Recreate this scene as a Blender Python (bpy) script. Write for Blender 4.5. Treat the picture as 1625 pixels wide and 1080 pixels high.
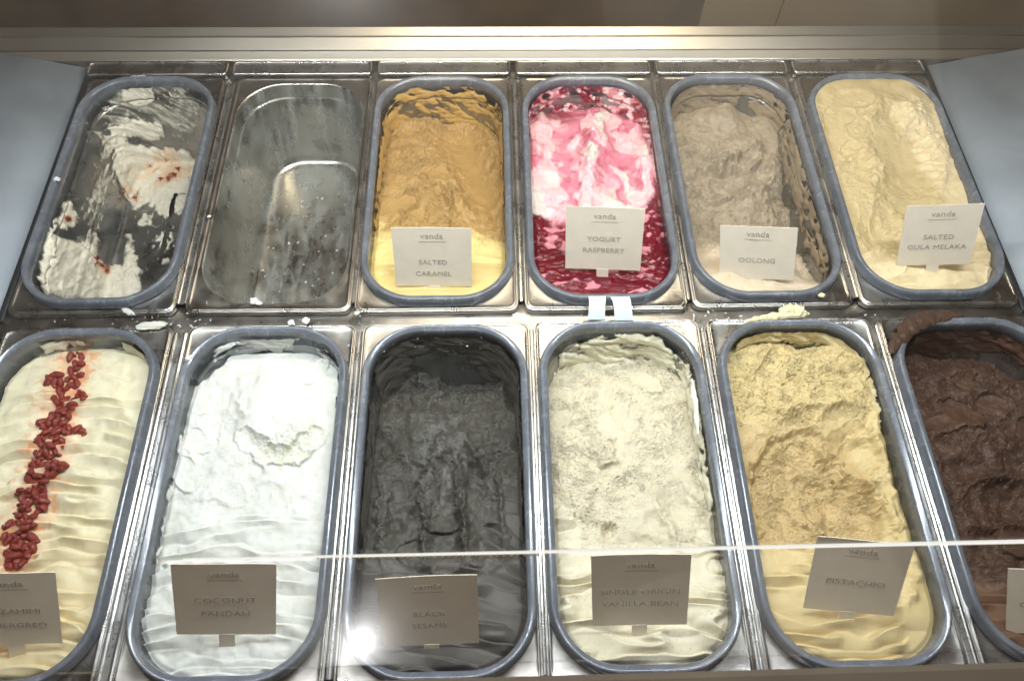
import bpy, bmesh, math, random
import numpy as np
from mathutils import Matrix, Vector

for o in list(bpy.data.objects): bpy.data.objects.remove(o)
sc = bpy.context.scene
C = sc.collection
random.seed(4)

# ------------------------------------------------------------------ camera
FPX, TILT, ROLL, YAW = 1260.0, 1.03762, 0.028277, 0.045414
CAM = np.array([-0.03009, -0.08487, 0.71714])
_F = np.array([math.sin(YAW)*math.cos(TILT), math.cos(YAW)*math.cos(TILT), -math.sin(TILT)])
_R = np.array([math.cos(YAW), -math.sin(YAW), 0.0])
_U = np.cross(_R, _F)
_R2 = math.cos(ROLL)*_R + math.sin(ROLL)*_U
_U2 = -math.sin(ROLL)*_R + math.cos(ROLL)*_U
cam_d = bpy.data.cameras.new('camera')
cam = bpy.data.objects.new('camera', cam_d); C.objects.link(cam)
cam_d.sensor_width = 36; cam_d.lens = FPX/1625*36; cam_d.clip_start = .01; cam_d.clip_end = 50
cam.matrix_world = Matrix(((_R2[0], _U2[0], -_F[0], CAM[0]), (_R2[1], _U2[1], -_F[1], CAM[1]),
                           (_R2[2], _U2[2], -_F[2], CAM[2]), (0, 0, 0, 1)))
cam_d.dof.use_dof = True; cam_d.dof.focus_distance = .78; cam_d.dof.aperture_fstop = 14
sc.camera = cam

def proj(P):
    """world point(s) -> pixel of the photograph, used to look up which patch of gelato a surface point belongs to"""
    d = np.asarray(P, float) - CAM
    z = d @ _F
    return 812.5 + FPX*(d @ _R2)/z, 540 - FPX*(d @ _U2)/z

def at(x, y, z=0.0):
    d = _F*FPX + _R2*(x-812.5) + _U2*(540-y)
    k = (z-CAM[2])/d[2]
    return Vector((CAM[0]+d[0]*k, CAM[1]+d[1]*k, z))

# ------------------------------------------------------------------ world, lamps, exposure
w = bpy.data.worlds.new('World'); sc.world = w; w.use_nodes = True
nt = w.node_tree; nt.nodes.clear()
wo = nt.nodes.new('ShaderNodeOutputWorld'); bg = nt.nodes.new('ShaderNodeBackground')
tc = nt.nodes.new('ShaderNodeTexCoord'); nz = nt.nodes.new('ShaderNodeTexNoise'); nz.inputs['Scale'].default_value = 1.3
nz.inputs['Detail'].default_value = 1.5
cr = nt.nodes.new('ShaderNodeValToRGB')
cr.color_ramp.elements[0].position = .38; cr.color_ramp.elements[0].color = (.10, .07, .045, 1)
cr.color_ramp.elements[1].position = .62; cr.color_ramp.elements[1].color = (.25, .185, .125, 1)
nt.links.new(tc.outputs['Generated'], nz.inputs['Vector']); nt.links.new(nz.outputs['Fac'], cr.inputs[0])
nt.links.new(cr.outputs[0], bg.inputs[0]); bg.inputs[1].default_value = 0.5
nt.links.new(bg.outputs[0], wo.inputs[0])

def area(name, loc, target, sx, sy, power, color, spread=180):
    l = bpy.data.lights.new(name, 'AREA'); l.shape = 'RECTANGLE'; l.size = sx; l.size_y = sy
    l.energy = power; l.color = color; l.spread = math.radians(spread)
    o = bpy.data.objects.new(name, l); C.objects.link(o); o.location = loc
    o.rotation_euler = (Vector(target)-Vector(loc)).to_track_quat('-Z', 'Y').to_euler()
    return o
area('led_strip_light', (0, .36, .60), (0, .26, 0), 1.10, .018, 9.5, (.93, .97, 1.0))
area('warm_rail_fill', (.06, .66, .52), (.06, .80, 0), .50, .05, 2.6, (1.0, .84, .62))  # added fill, sized to warm and brighten the middle of the back rail
area('ceiling_panel_light', (1.05, -1.95, 2.25), (.2, .2, .4), 1.15, .95, 5.5, (1.0, .90, .78))
def lamp_at(px, py, z, dist):
    # ceiling lamp whose mirror image shows in the low front pane
    d = (at(px, py, z)-Vector(CAM)).normalized(); n = Vector((0, -GSL, 1)).normalized()
    r = d-2*d.dot(n)*n; return at(px, py, z)+r*dist
GSL = .024/.050
l = bpy.data.lights.new('ceiling_lamp', 'POINT'); l.energy = 260.0; l.shadow_soft_size = .085; l.color = (1, .96, .97)
o = bpy.data.objects.new('ceiling_lamp', l); C.objects.link(o); o.location = lamp_at(578, 1018, .27, 8.0)
sc.view_settings.view_transform = 'Standard'; sc.view_settings.look = 'None'
sc.view_settings.exposure = 0.0; sc.view_settings.gamma = 1.0
sc.cycles.max_bounces = 8; sc.cycles.glossy_bounces = 4; sc.cycles.transparent_max_bounces = 8
sc.cycles.caustics_reflective = False; sc.cycles.caustics_refractive = False
sc.cycles.sample_clamp_indirect = 4

# ------------------------------------------------------------------ tagging helpers
def tag(o, label, cat, group=None):
    o['label'] = label; o['category'] = cat
    if group: o['group'] = group
    return o
def thing(name, label, cat, loc=(0, 0, 0), group=None):
    o = bpy.data.objects.new(name, None); C.objects.link(o); o.location = loc; o.empty_display_size = .02
    return tag(o, label, cat, group)
def link(name, me, mat, parent=None):
    o = bpy.data.objects.new(name, me); C.objects.link(o)
    if mat is not None:
        me.materials.clear(); me.materials.append(mat)
    if parent is not None: o.parent = parent
    return o
def mesh_from(name, V, F, smooth=True):
    me = bpy.data.meshes.new(name)
    V = np.asarray(V, np.float32); F = np.asarray(F, np.int32)
    k = F.shape[1]
    me.vertices.add(len(V)); me.vertices.foreach_set('co', V.ravel())
    me.loops.add(F.size); me.loops.foreach_set('vertex_index', F.ravel())
    me.polygons.add(len(F)); me.polygons.foreach_set('loop_start', np.arange(0, F.size, k, dtype=np.int32))
    me.polygons.foreach_set('loop_total', np.full(len(F), k, np.int32))
    me.polygons.foreach_set('use_smooth', np.full(len(F), smooth, bool))
    me.update(calc_edges=True); me.validate()
    return me

# ------------------------------------------------------------------ materials
def newmat(name):
    m = bpy.data.materials.new(name); m.use_nodes = True
    t = m.node_tree; b = t.nodes['Principled BSDF']
    return m, t, b
def node(t, typ, **kw):
    n = t.nodes.new(typ)
    for k, v in kw.items():
        if k in n.inputs: n.inputs[k].default_value = v
        else: setattr(n, k, v)
    return n
def coords(t, scale=(1, 1, 1), rot=(0, 0, 0)):
    tc = t.nodes.new('ShaderNodeTexCoord'); mp = t.nodes.new('ShaderNodeMapping')
    mp.inputs['Scale'].default_value = scale; mp.inputs['Rotation'].default_value = rot
    t.links.new(tc.outputs['Object'], mp.inputs[0]); return mp.outputs[0]
def ramp(t, fac, p0, c0, p1, c1):
    r = t.nodes.new('ShaderNodeValToRGB')
    r.color_ramp.elements[0].position = p0; r.color_ramp.elements[0].color = c0
    r.color_ramp.elements[1].position = p1; r.color_ramp.elements[1].color = c1
    t.links.new(fac, r.inputs[0]); return r.outputs[0]
def g(v): return (v, v, v, 1)

def steel(name, base=(.52, .505, .485), rough=(.22, .38), dirt=.25, dirtcol=(.36, .34, .31), seed=0, film=None, brush=1.0):
    m, t, b = newmat(name)
    b.inputs['Metallic'].default_value = 1.0
    co = coords(t, (1, 1, 1))
    n1 = node(t, 'ShaderNodeTexNoise', Scale=28.0+seed, Detail=6.0, Roughness=.6); t.links.new(co, n1.inputs['Vector'])
    cs = coords(t, (12, 900*brush, 12))
    n2 = node(t, 'ShaderNodeTexNoise', Scale=1.0, Detail=3.0); t.links.new(cs, n2.inputs['Vector'])
    r1 = ramp(t, n1.outputs['Fac'], .35, g(rough[0]), .7, g(rough[1]))
    t.links.new(r1, b.inputs['Roughness'])
    c1 = ramp(t, n1.outputs['Fac'], .3, (*[c*.8 for c in base], 1), .7, (*base, 1))
    t.links.new(c1, b.inputs['Base Color'])
    bp = node(t, 'ShaderNodeBump', Strength=.12, Distance=.0004); t.links.new(n2.outputs['Fac'], bp.inputs['Height'])
    t.links.new(bp.outputs[0], b.inputs['Normal'])
    # dried smears and specks
    d = node(t, 'ShaderNodeBsdfPrincipled', Roughness=.6); d.inputs['Base Color'].default_value = (*dirtcol, 1)
    n3 = node(t, 'ShaderNodeTexNoise', Scale=60.0, Detail=9.0, Roughness=.72, Distortion=.8); t.links.new(co, n3.inputs['Vector'])
    f = ramp(t, n3.outputs['Fac'], .56, g(0), .74, g(dirt))
    fac = f
    if film:
        cf = coords(t, film.get('scale', (14, 14, 4)))
        n4 = node(t, 'ShaderNodeTexNoise', Scale=1.0, Detail=10.0, Roughness=.62, Distortion=.6); t.links.new(cf, n4.inputs['Vector'])
        f2 = ramp(t, n4.outputs['Fac'], film['lo'], g(0), film['hi'], g(film['amt']))
        mx = node(t, 'ShaderNodeMath', operation='MAXIMUM'); t.links.new(f, mx.inputs[0]); t.links.new(f2, mx.inputs[1]); fac = mx.outputs[0]
    mix = t.nodes.new('ShaderNodeMixShader'); out = t.nodes['Material Output']
    t.links.new(fac, mix.inputs[0]); t.links.new(b.outputs[0], mix.inputs[1]); t.links.new(d.outputs[0], mix.inputs[2])
    t.links.new(mix.outputs[0], out.inputs[0])
    return m
M = {}
M['steel'] = steel('stainless_steel', dirt=.35)
M['steel2'] = steel('stainless_steel_smeared', base=(.47, .445, .415), rough=(.26, .42), dirt=.35, seed=9)
M['basin'] = steel('basin_steel', base=(.40, .41, .42), rough=(.22, .45), dirt=.3, seed=5)
M['basin_empty'] = steel('basin_steel_frosted', base=(.55, .54, .50), rough=(.2, .42), dirt=.55, dirtcol=(.40, .42, .41), seed=3,
                         film=dict(lo=.44, hi=.72, amt=.6, scale=(80, 20, 11)))
M['bar'] = steel('divider_bar_steel', base=(.72, .72, .72), rough=(.22, .38), dirt=.5, dirtcol=(.55, .56, .56), seed=2)
M['rail'] = steel('rail_steel', base=(.50, .45, .38), rough=(.36, .40), dirt=.0, seed=-26, brush=.1)

def plain(name, col, rough=.5, spec=.5, noise=0.0, nscale=40, metallic=0.0, bump=0.0):
    m, t, b = newmat(name)
    b.inputs['Roughness'].default_value = rough; b.inputs['Metallic'].default_value = metallic
    b.inputs['Specular IOR Level'].default_value = spec
    co = coords(t)
    n = node(t, 'ShaderNodeTexNoise', Scale=float(nscale), Detail=5.0); t.links.new(co, n.inputs['Vector'])
    lo = tuple(max(0, c*(1-noise)) for c in col); hi = tuple(min(1, c*(1+noise)) for c in col)
    t.links.new(ramp(t, n.outputs['Fac'], .3, (*lo, 1), .7, (*hi, 1)), b.inputs['Base Color'])
    if bump:
        bp = node(t, 'ShaderNodeBump', Strength=bump, Distance=.001); t.links.new(n.outputs['Fac'], bp.inputs['Height'])
        t.links.new(bp.outputs[0], b.inputs['Normal'])
    return m
M['ring'] = plain('grey_blue_plastic', (.145, .16, .19), .2, .6, .16, 70, metallic=.15)
def add_scuffs(m, scale, lo, hi, amt, col):
    t = m.node_tree; b = t.nodes['Principled BSDF']; out = t.nodes['Material Output']
    n = node(t, 'ShaderNodeTexNoise', Scale=scale, Detail=9.0, Roughness=.7, Distortion=1.0); t.links.new(coords(t), n.inputs['Vector'])
    d = node(t, 'ShaderNodeBsdfPrincipled', Roughness=.7); d.inputs['Base Color'].default_value = (*col, 1)
    mx = t.nodes.new('ShaderNodeMixShader'); t.links.new(ramp(t, n.outputs['Fac'], lo, g(0), hi, g(amt)), mx.inputs[0])
    t.links.new(b.outputs[0], mx.inputs[1]); t.links.new(d.outputs[0], mx.inputs[2]); t.links.new(mx.outputs[0], out.inputs[0])
add_scuffs(M['ring'], 75.0, .55, .75, .7, (.34, .37, .42))
M['card'] = plain('card_stock', (.77, .69, .57), .55, .3, .04, 60)
M['ink'] = plain('grey_ink', (.38, .35, .30), .6, .2, .05)
M['panel'] = plain('blue_grey_side_plate', (.36, .405, .465), .28, .5, .34, 5)
add_scuffs(M['panel'], 9.0, .52, .74, .45, (.50, .54, .58))
M['brown'] = plain('dark_brown_board', (.075, .046, .022), .4, .4, .25, 14)
M['brown2'] = plain('tan_brown_board', (.17, .12, .07), .4, .4, .1, 9)
M['trim'] = plain('bronze_trim', (.16, .125, .09), .45, .4, .12, 20)
M['gap_shade'] = plain('gap_shade_black', (.015, .016, .018), .5, .4, .1)
M['clip'] = plain('cloudy_white_plastic', (.72, .80, .85), .25, .5, .08, 60)
M['wall'] = plain('case_liner', (.16, .16, .17), .5, .4, .1, 12)

def gelato_mat(name, rough=.42, sss=.35, fine=1.0, coat=0.0, spec=.35, film=False):
    m, t, b = newmat(name)
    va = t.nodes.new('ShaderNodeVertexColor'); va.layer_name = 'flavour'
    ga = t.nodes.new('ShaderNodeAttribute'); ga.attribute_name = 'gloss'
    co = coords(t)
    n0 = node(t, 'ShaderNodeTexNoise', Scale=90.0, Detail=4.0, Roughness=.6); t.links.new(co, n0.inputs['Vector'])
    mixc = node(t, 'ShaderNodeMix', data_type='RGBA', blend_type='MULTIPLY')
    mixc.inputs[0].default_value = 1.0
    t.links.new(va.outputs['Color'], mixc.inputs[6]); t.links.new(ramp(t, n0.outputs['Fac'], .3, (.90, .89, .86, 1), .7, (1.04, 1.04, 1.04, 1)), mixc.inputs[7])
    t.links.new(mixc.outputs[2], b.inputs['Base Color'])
    mr = node(t, 'ShaderNodeMapRange'); mr.inputs['To Min'].default_value = rough; mr.inputs['To Max'].default_value = .12
    t.links.new(ga.outputs['Fac'], mr.inputs['Value']); t.links.new(mr.outputs[0], b.inputs['Roughness'])
    b.inputs['Specular IOR Level'].default_value = spec
    b.inputs['Subsurface Weight'].default_value = sss; b.inputs['Subsurface Radius'].default_value = (1.0, .8, .55)
    b.inputs['Subsurface Scale'].default_value = .0022
    n1 = node(t, 'ShaderNodeTexNoise', Scale=950.0, Detail=3.0, Roughness=.6); t.links.new(co, n1.inputs['Vector'])
    n2 = node(t, 'ShaderNodeTexNoise', Scale=330.0, Detail=4.0, Roughness=.65, Distortion=.4); t.links.new(co, n2.inputs['Vector'])
    b1 = node(t, 'ShaderNodeBump', Strength=.22*fine, Distance=.0003); t.links.new(n1.outputs['Fac'], b1.inputs['Height'])
    b2 = node(t, 'ShaderNodeBump', Strength=.30*fine, Distance=.0007); t.links.new(n2.outputs['Fac'], b2.inputs['Height'])
    te = t.nodes.new('ShaderNodeAttribute'); te.attribute_name = 'tear'
    ct = coords(t, (1, 1.55, 1))
    n3 = node(t, 'ShaderNodeTexNoise', Scale=115.0, Detail=6.0, Roughness=.6, Distortion=1.3); t.links.new(ct, n3.inputs['Vector'])
    ab = node(t, 'ShaderNodeMath', operation='SUBTRACT'); t.links.new(n3.outputs['Fac'], ab.inputs[0]); ab.inputs[1].default_value = .5
    ab2 = node(t, 'ShaderNodeMath', operation='ABSOLUTE'); t.links.new(ab.outputs[0], ab2.inputs[0])
    rr_ = ramp(t, ab2.outputs[0], .0, g(0), .042, g(1))
    n4 = node(t, 'ShaderNodeTexNoise', Scale=60.0, Detail=3.0); t.links.new(co, n4.inputs['Vector'])
    pm = ramp(t, n4.outputs['Fac'], .44, g(.06), .56, g(1))
    mu = node(t, 'ShaderNodeMath', operation='MULTIPLY'); t.links.new(te.outputs['Fac'], mu.inputs[0]); t.links.new(pm, mu.inputs[1])
    cv = coords(t, (1, 1.6, 1)); wn = node(t, 'ShaderNodeTexNoise', Scale=210.0, Detail=2.0); t.links.new(cv, wn.inputs['Vector'])
    wa = node(t, 'ShaderNodeVectorMath', operation='SCALE'); wa.inputs['Scale'].default_value = .0042; t.links.new(wn.outputs['Color'], wa.inputs[0])
    wb = node(t, 'ShaderNodeVectorMath', operation='ADD'); t.links.new(cv, wb.inputs[0]); t.links.new(wa.outputs[0], wb.inputs[1])
    vo = node(t, 'ShaderNodeTexVoronoi', Scale=210.0); t.links.new(wb.outputs[0], vo.inputs['Vector'])
    pit = ramp(t, vo.outputs['Distance'], .12, g(0), .42, g(1))
    sp = node(t, 'ShaderNodeSeparateColor'); t.links.new(vo.outputs['Color'], sp.inputs[0])
    sel = ramp(t, sp.outputs[0], .50, g(0), .62, g(1))
    pm2 = node(t, 'ShaderNodeMath', operation='MAXIMUM'); t.links.new(pit, pm2.inputs[0]); t.links.new(sel, pm2.inputs[1])
    pm3 = node(t, 'ShaderNodeMath', operation='ADD'); t.links.new(pm2.outputs[0], pm3.inputs[0]); t.links.new(rr_, pm3.inputs[1]); rr_ = pm3.outputs[0]
    b3 = node(t, 'ShaderNodeBump', Strength=1.0, Distance=.00045)
    t.links.new(mu.outputs[0], b3.inputs['Strength']); t.links.new(rr_, b3.inputs['Height'])
    t.links.new(b1.outputs[0], b2.inputs['Normal']); t.links.new(b2.outputs[0], b3.inputs['Normal']); t.links.new(b3.outputs[0], b.inputs['Normal'])
    if film:
        fa = t.nodes.new('ShaderNodeAttribute'); fa.attribute_name = 'film'
        nf = node(t, 'ShaderNodeTexNoise', Scale=240.0, Detail=4.0); t.links.new(co, nf.inputs['Vector'])
        m_ = node(t, 'ShaderNodeMath', operation='MULTIPLY_ADD'); t.links.new(nf.outputs['Fac'], m_.inputs[0]); m_.inputs[1].default_value = .5; m_.inputs[2].default_value = -.25
        a_ = node(t, 'ShaderNodeMath', operation='ADD'); a_.use_clamp = True; t.links.new(m_.outputs[0], a_.inputs[0]); t.links.new(fa.outputs['Fac'], a_.inputs[1])
        tr_ = t.nodes.new('ShaderNodeBsdfTransparent'); mx = t.nodes.new('ShaderNodeMixShader'); out = t.nodes['Material Output']
        t.links.new(a_.outputs[0], mx.inputs[0]); t.links.new(tr_.outputs[0], mx.inputs[1]); t.links.new(b.outputs[0], mx.inputs[2]); t.links.new(mx.outputs[0], out.inputs[0])
    return m
M['gelato'] = gelato_mat('gelato', rough=.46, sss=.30, fine=1.0, spec=.3)
M['gelato_soft'] = gelato_mat('gelato_smooth', rough=.38, sss=.25, fine=.4, spec=.3)
M['gelato_dark'] = gelato_mat('gelato_dark', rough=.52, sss=.0, fine=.8, spec=.3)

M['smear'] = gelato_mat('gelato_smear', rough=.42, sss=.0, fine=.5, spec=.3, film=True)
# ------------------------------------------------------------------ numpy noise
_rs = np.random.RandomState(7)
_perm = _rs.permutation(256).astype(np.int64); _perm = np.concatenate([_perm, _perm, _perm])
_val = _rs.rand(256)
def _h(ix, iy, s=0): return _perm[(_perm[(ix + s) & 255] + iy) & 255]
def vn(x, y, s=0):
    ix = np.floor(x).astype(np.int64); iy = np.floor(y).astype(np.int64); fx = x-ix; fy = y-iy
    ux = fx*fx*fx*(fx*(fx*6-15)+10); uy = fy*fy*fy*(fy*(fy*6-15)+10)
    a = _val[_h(ix, iy, s)]; b = _val[_h(ix+1, iy, s)]; c = _val[_h(ix, iy+1, s)]; d = _val[_h(ix+1, iy+1, s)]
    return (a*(1-ux)+b*ux)*(1-uy)+(c*(1-ux)+d*ux)*uy
def fbm(x, y, o=4, s=0, gain=.5):
    r = 0; a = 1; t = 0
    for i in range(o):
        r = r + a*vn(x*2**i+i*17.3, y*2**i+i*9.7, s+i*31); t += a; a *= gain
    return r/t
def ridged(x, y, o=3, s=0): return 1-np.abs(2*fbm(x, y, o, s)-1)*2.2
def worley(x, y, s=0):
    ix = np.floor(x).astype(np.int64); iy = np.floor(y).astype(np.int64)
    best = np.full(x.shape, 9.0)
    for i in (-1, 0, 1):
        for j in (-1, 0, 1):
            h = _h(ix+i, iy+j, s); h2 = _perm[h+1]
            dx = ix+i+_val[h]-x; dy = iy+j+_val[h2]-y
            best = np.minimum(best, dx*dx+dy*dy)
    return np.sqrt(best)
def ss(a, b, x):
    t = np.clip((x-a)/(b-a), 0, 1); return t*t*(3-2*t)
def seg_dist(X, Y, pts):
    best = np.full(X.shape, 1e9); tt = np.zeros(X.shape)
    n = len(pts)-1
    for i in range(n):
        (ax, ay), (bx, by) = pts[i], pts[i+1]
        vx, vy = bx-ax, by-ay; L = vx*vx+vy*vy+1e-9
        t = np.clip(((X-ax)*vx+(Y-ay)*vy)/L, 0, 1)
        d = np.hypot(X-ax-t*vx, Y-ay-t*vy)
        k = d < best; best = np.where(k, d, best); tt = np.where(k, (i+t)/n, tt)
    return best, tt
def poly_sd(X, Y, pts):
    d, _ = seg_dist(X, Y, list(pts)+[pts[0]])
    ins = np.zeros(X.shape, bool); n = len(pts)
    for i in range(n):
        (ax, ay), (bx, by) = pts[i], pts[(i+1) % n]
        c = ((ay > Y) != (by > Y)) & (X < (bx-ax)*(Y-ay)/((by-ay) if by != ay else 1e-9)+ax)
        ins ^= c
    return np.where(ins, d, -d)

# ------------------------------------------------------------------ contours and lofts
def contour(hw, hl, r, na=14, ns=16, nw=6):
    r = min(r, hw-1e-4, hl-1e-4)
    P = []
    def arc(cx, cy, a0):
        for i in range(na):
            a = a0+(math.pi/2)*i/(na-1); P.append((cx+r*math.cos(a), cy+r*math.sin(a)))
    def side(x0, y0, x1, y1, n):
        for i in range(1, n): P.append((x0+(x1-x0)*i/n, y0+(y1-y0)*i/n))
    arc(hw-r, hl-r, 0); side(hw-r, hl, -(hw-r), hl, nw)
    arc(-(hw-r), hl-r, math.pi/2); side(-hw, hl-r, -hw, -(hl-r), ns)
    arc(-(hw-r), -(hl-r), math.pi); side(-(hw-r), -hl, hw-r, -hl, nw)
    arc(hw-r, -(hl-r), 1.5*math.pi); side(hw, -(hl-r), hw, hl-r, ns)
    return np.array(P)
def loft(rings, close=False, cap=False):
    """rings: list of (hw, hl, r, z)"""
    cs = [np.c_[contour(a, b, r), np.full(len(contour(a, b, r)), z)] for a, b, r, z in rings]
    n = len(cs[0]); V = np.concatenate(cs); F = []
    m = len(cs)
    for k in range(m if close else m-1):
        a = k*n; b = ((k+1) % m)*n
        i = np.arange(n); j = (i+1) % n
        F.append(np.c_[a+i, a+j, b+j, b+i])
    return V, np.concatenate(F)

PL, PW = .360, .176
TOP = (.0785, .168, .056)
def basin_rings():
    R = [(.0800, .1695, .057, .0000), (.0788, .1683, .056, -.0006), (.0780, .1675, .055, -.003)]
    R += [(.0765, .1660, .0545, -.0185), (.0762, .1657, .0543, -.0195), (.0748, .1643, .053, -.0205), (.0744, .1639, .0528, -.0215)]
    for k in range(2, 9):
        f = k/8; q = .0016*(1-f*.6); R.append((.0780-.0145*f-q, .1675-.0195*f-q, .055-.009*f-q, -.003-.105*f))
    R += [(.0625, .147, .045, -.1125), (.0600, .1445, .043, -.1165), (.0560, .1405, .040, -.1188), (.050, .1345, .036, -.1195)]
    R += [(.030, .1145, .024, -.1195), (.004, .0885, .0035, -.1195)]
    return R
def flange_rings():
    return [(.0800, .1695, .057, .0), (.0815, .1712, .040, .0), (.0828, .1745, .012, .0), (.0838, .1758, .009, .0009), (.0846, .1766, .0085, .0014),
            (.0854, .1774, .0085, .0009), (.0860, .1780, .0085, -.0003), (.0868, .1788, .009, -.0003), (.0876, .1796, .0095, .0002), (.0880, .1800, .010, -.0006), (.0881, .1801, .010, -.006)]
def rim_rings():
    return [(.0858, .1745, .062, .0006), (.0855, .1742, .062, .0015), (.0846, .1733, .061, .0072), (.0840, .1727, .060, .0092), (.0832, .1719, .0595, .0106),
            (.0824, .1711, .058, .0113), (.0817, .1704, .0575, .0115), (.0809, .1696, .057, .0113), (.0790, .1677, .055, .0104), (.0776, .1661, .053, .0096), (.0768, .1653, .052, .0088), (.0762, .1648, .051, .0070),
            (.0758, .1645, .0505, -.016), (.0765, .1652, .052, -.016), (.0785, .1672, .055, .0006)]
_flV, _flF = loft(flange_rings()); flange_me = mesh_from('flange', _flV, _flF)
_bV, _bF = loft(basin_rings()); 
_nb = len(contour(.01, .01, .001)); _last = len(_bV)-_nb
basin_me = mesh_from('basin', _bV, _bF)
bmx = bmesh.new(); bmx.from_mesh(basin_me); bmx.verts.ensure_lookup_table()
bmx.faces.new([bmx.verts[_last+i] for i in range(_nb)]); bmx.to_mesh(basin_me); bmx.free()
_rV, _rF = loft(rim_rings(), close=True); rim_me = mesh_from('rim_ring', _rV, _rF[:, ::-1])
for me, mm in ((flange_me, 'steel'), (basin_me, 'basin'), (rim_me, 'ring')): me.materials.append(M[mm])
flange2_me = flange_me.copy(); flange2_me.materials[0] = M['steel2']
basin2_me = basin_me.copy(); basin2_me.materials[0] = M['basin_empty']

# pans: key -> (x centre, y near edge)
PANS = {1: (-.4585, .376), 2: (-.2705, .376), 3: (-.0915, .375), 4: (.0925, .375), 5: (.2730, .377), 6: (.4575, .377),
        7: (-.4530, .000), 8: (-.2625, .000), 9: (-.0795, .000), 10: (.1000, .002), 11: (.2840, .002), 12: (.4690, .002)}
PAN_LABEL = {
 1: 'steel pan with grey rim holding cream gelato remnants, beside the left side plate',
 2: 'empty steel pan without grey rim, only frosty residue inside',
 3: 'steel pan with grey rim around the golden brown caramel gelato',
 4: 'steel pan with grey rim around the pink and red raspberry gelato',
 5: 'steel pan with grey rim around the taupe oolong gelato',
 6: 'steel pan with smeared grey rim around the beige gelato beside the right side plate',
 7: 'steel pan with grey rim around cream gelato topped with red berries',
 8: 'steel pan with grey rim around the snow white coconut gelato',
 9: 'steel pan with frosted grey rim around the black sesame gelato',
 10: 'steel pan with grey rim around the pale ivory vanilla bean gelato',
 11: 'steel pan with grey rim around the mustard yellow pistachio gelato',
 12: 'steel pan with chocolate smeared rim around the dark chocolate gelato'}
for k, (cx, yn) in PANS.items():
    t = thing('gelato_pan', PAN_LABEL[k], 'gelato pan', (cx, yn+PL/2, 0), 'steel pans set in two rows')
    t.rotation_euler.z = [0, .004, -.003, .002, -.002, .006, .0, .003, -.002, .002, -.001, -.003, .002][k]
    for nm, me in (('flange', flange2_me if k in (2, 3, 8, 9) else flange_me), ('basin', basin2_me if k == 2 else basin_me), ('rim_ring', rim_me)):
        if k == 2 and nm == 'rim_ring': continue
        o = bpy.data.objects.new(nm, me); C.objects.link(o); o.parent = t

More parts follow.
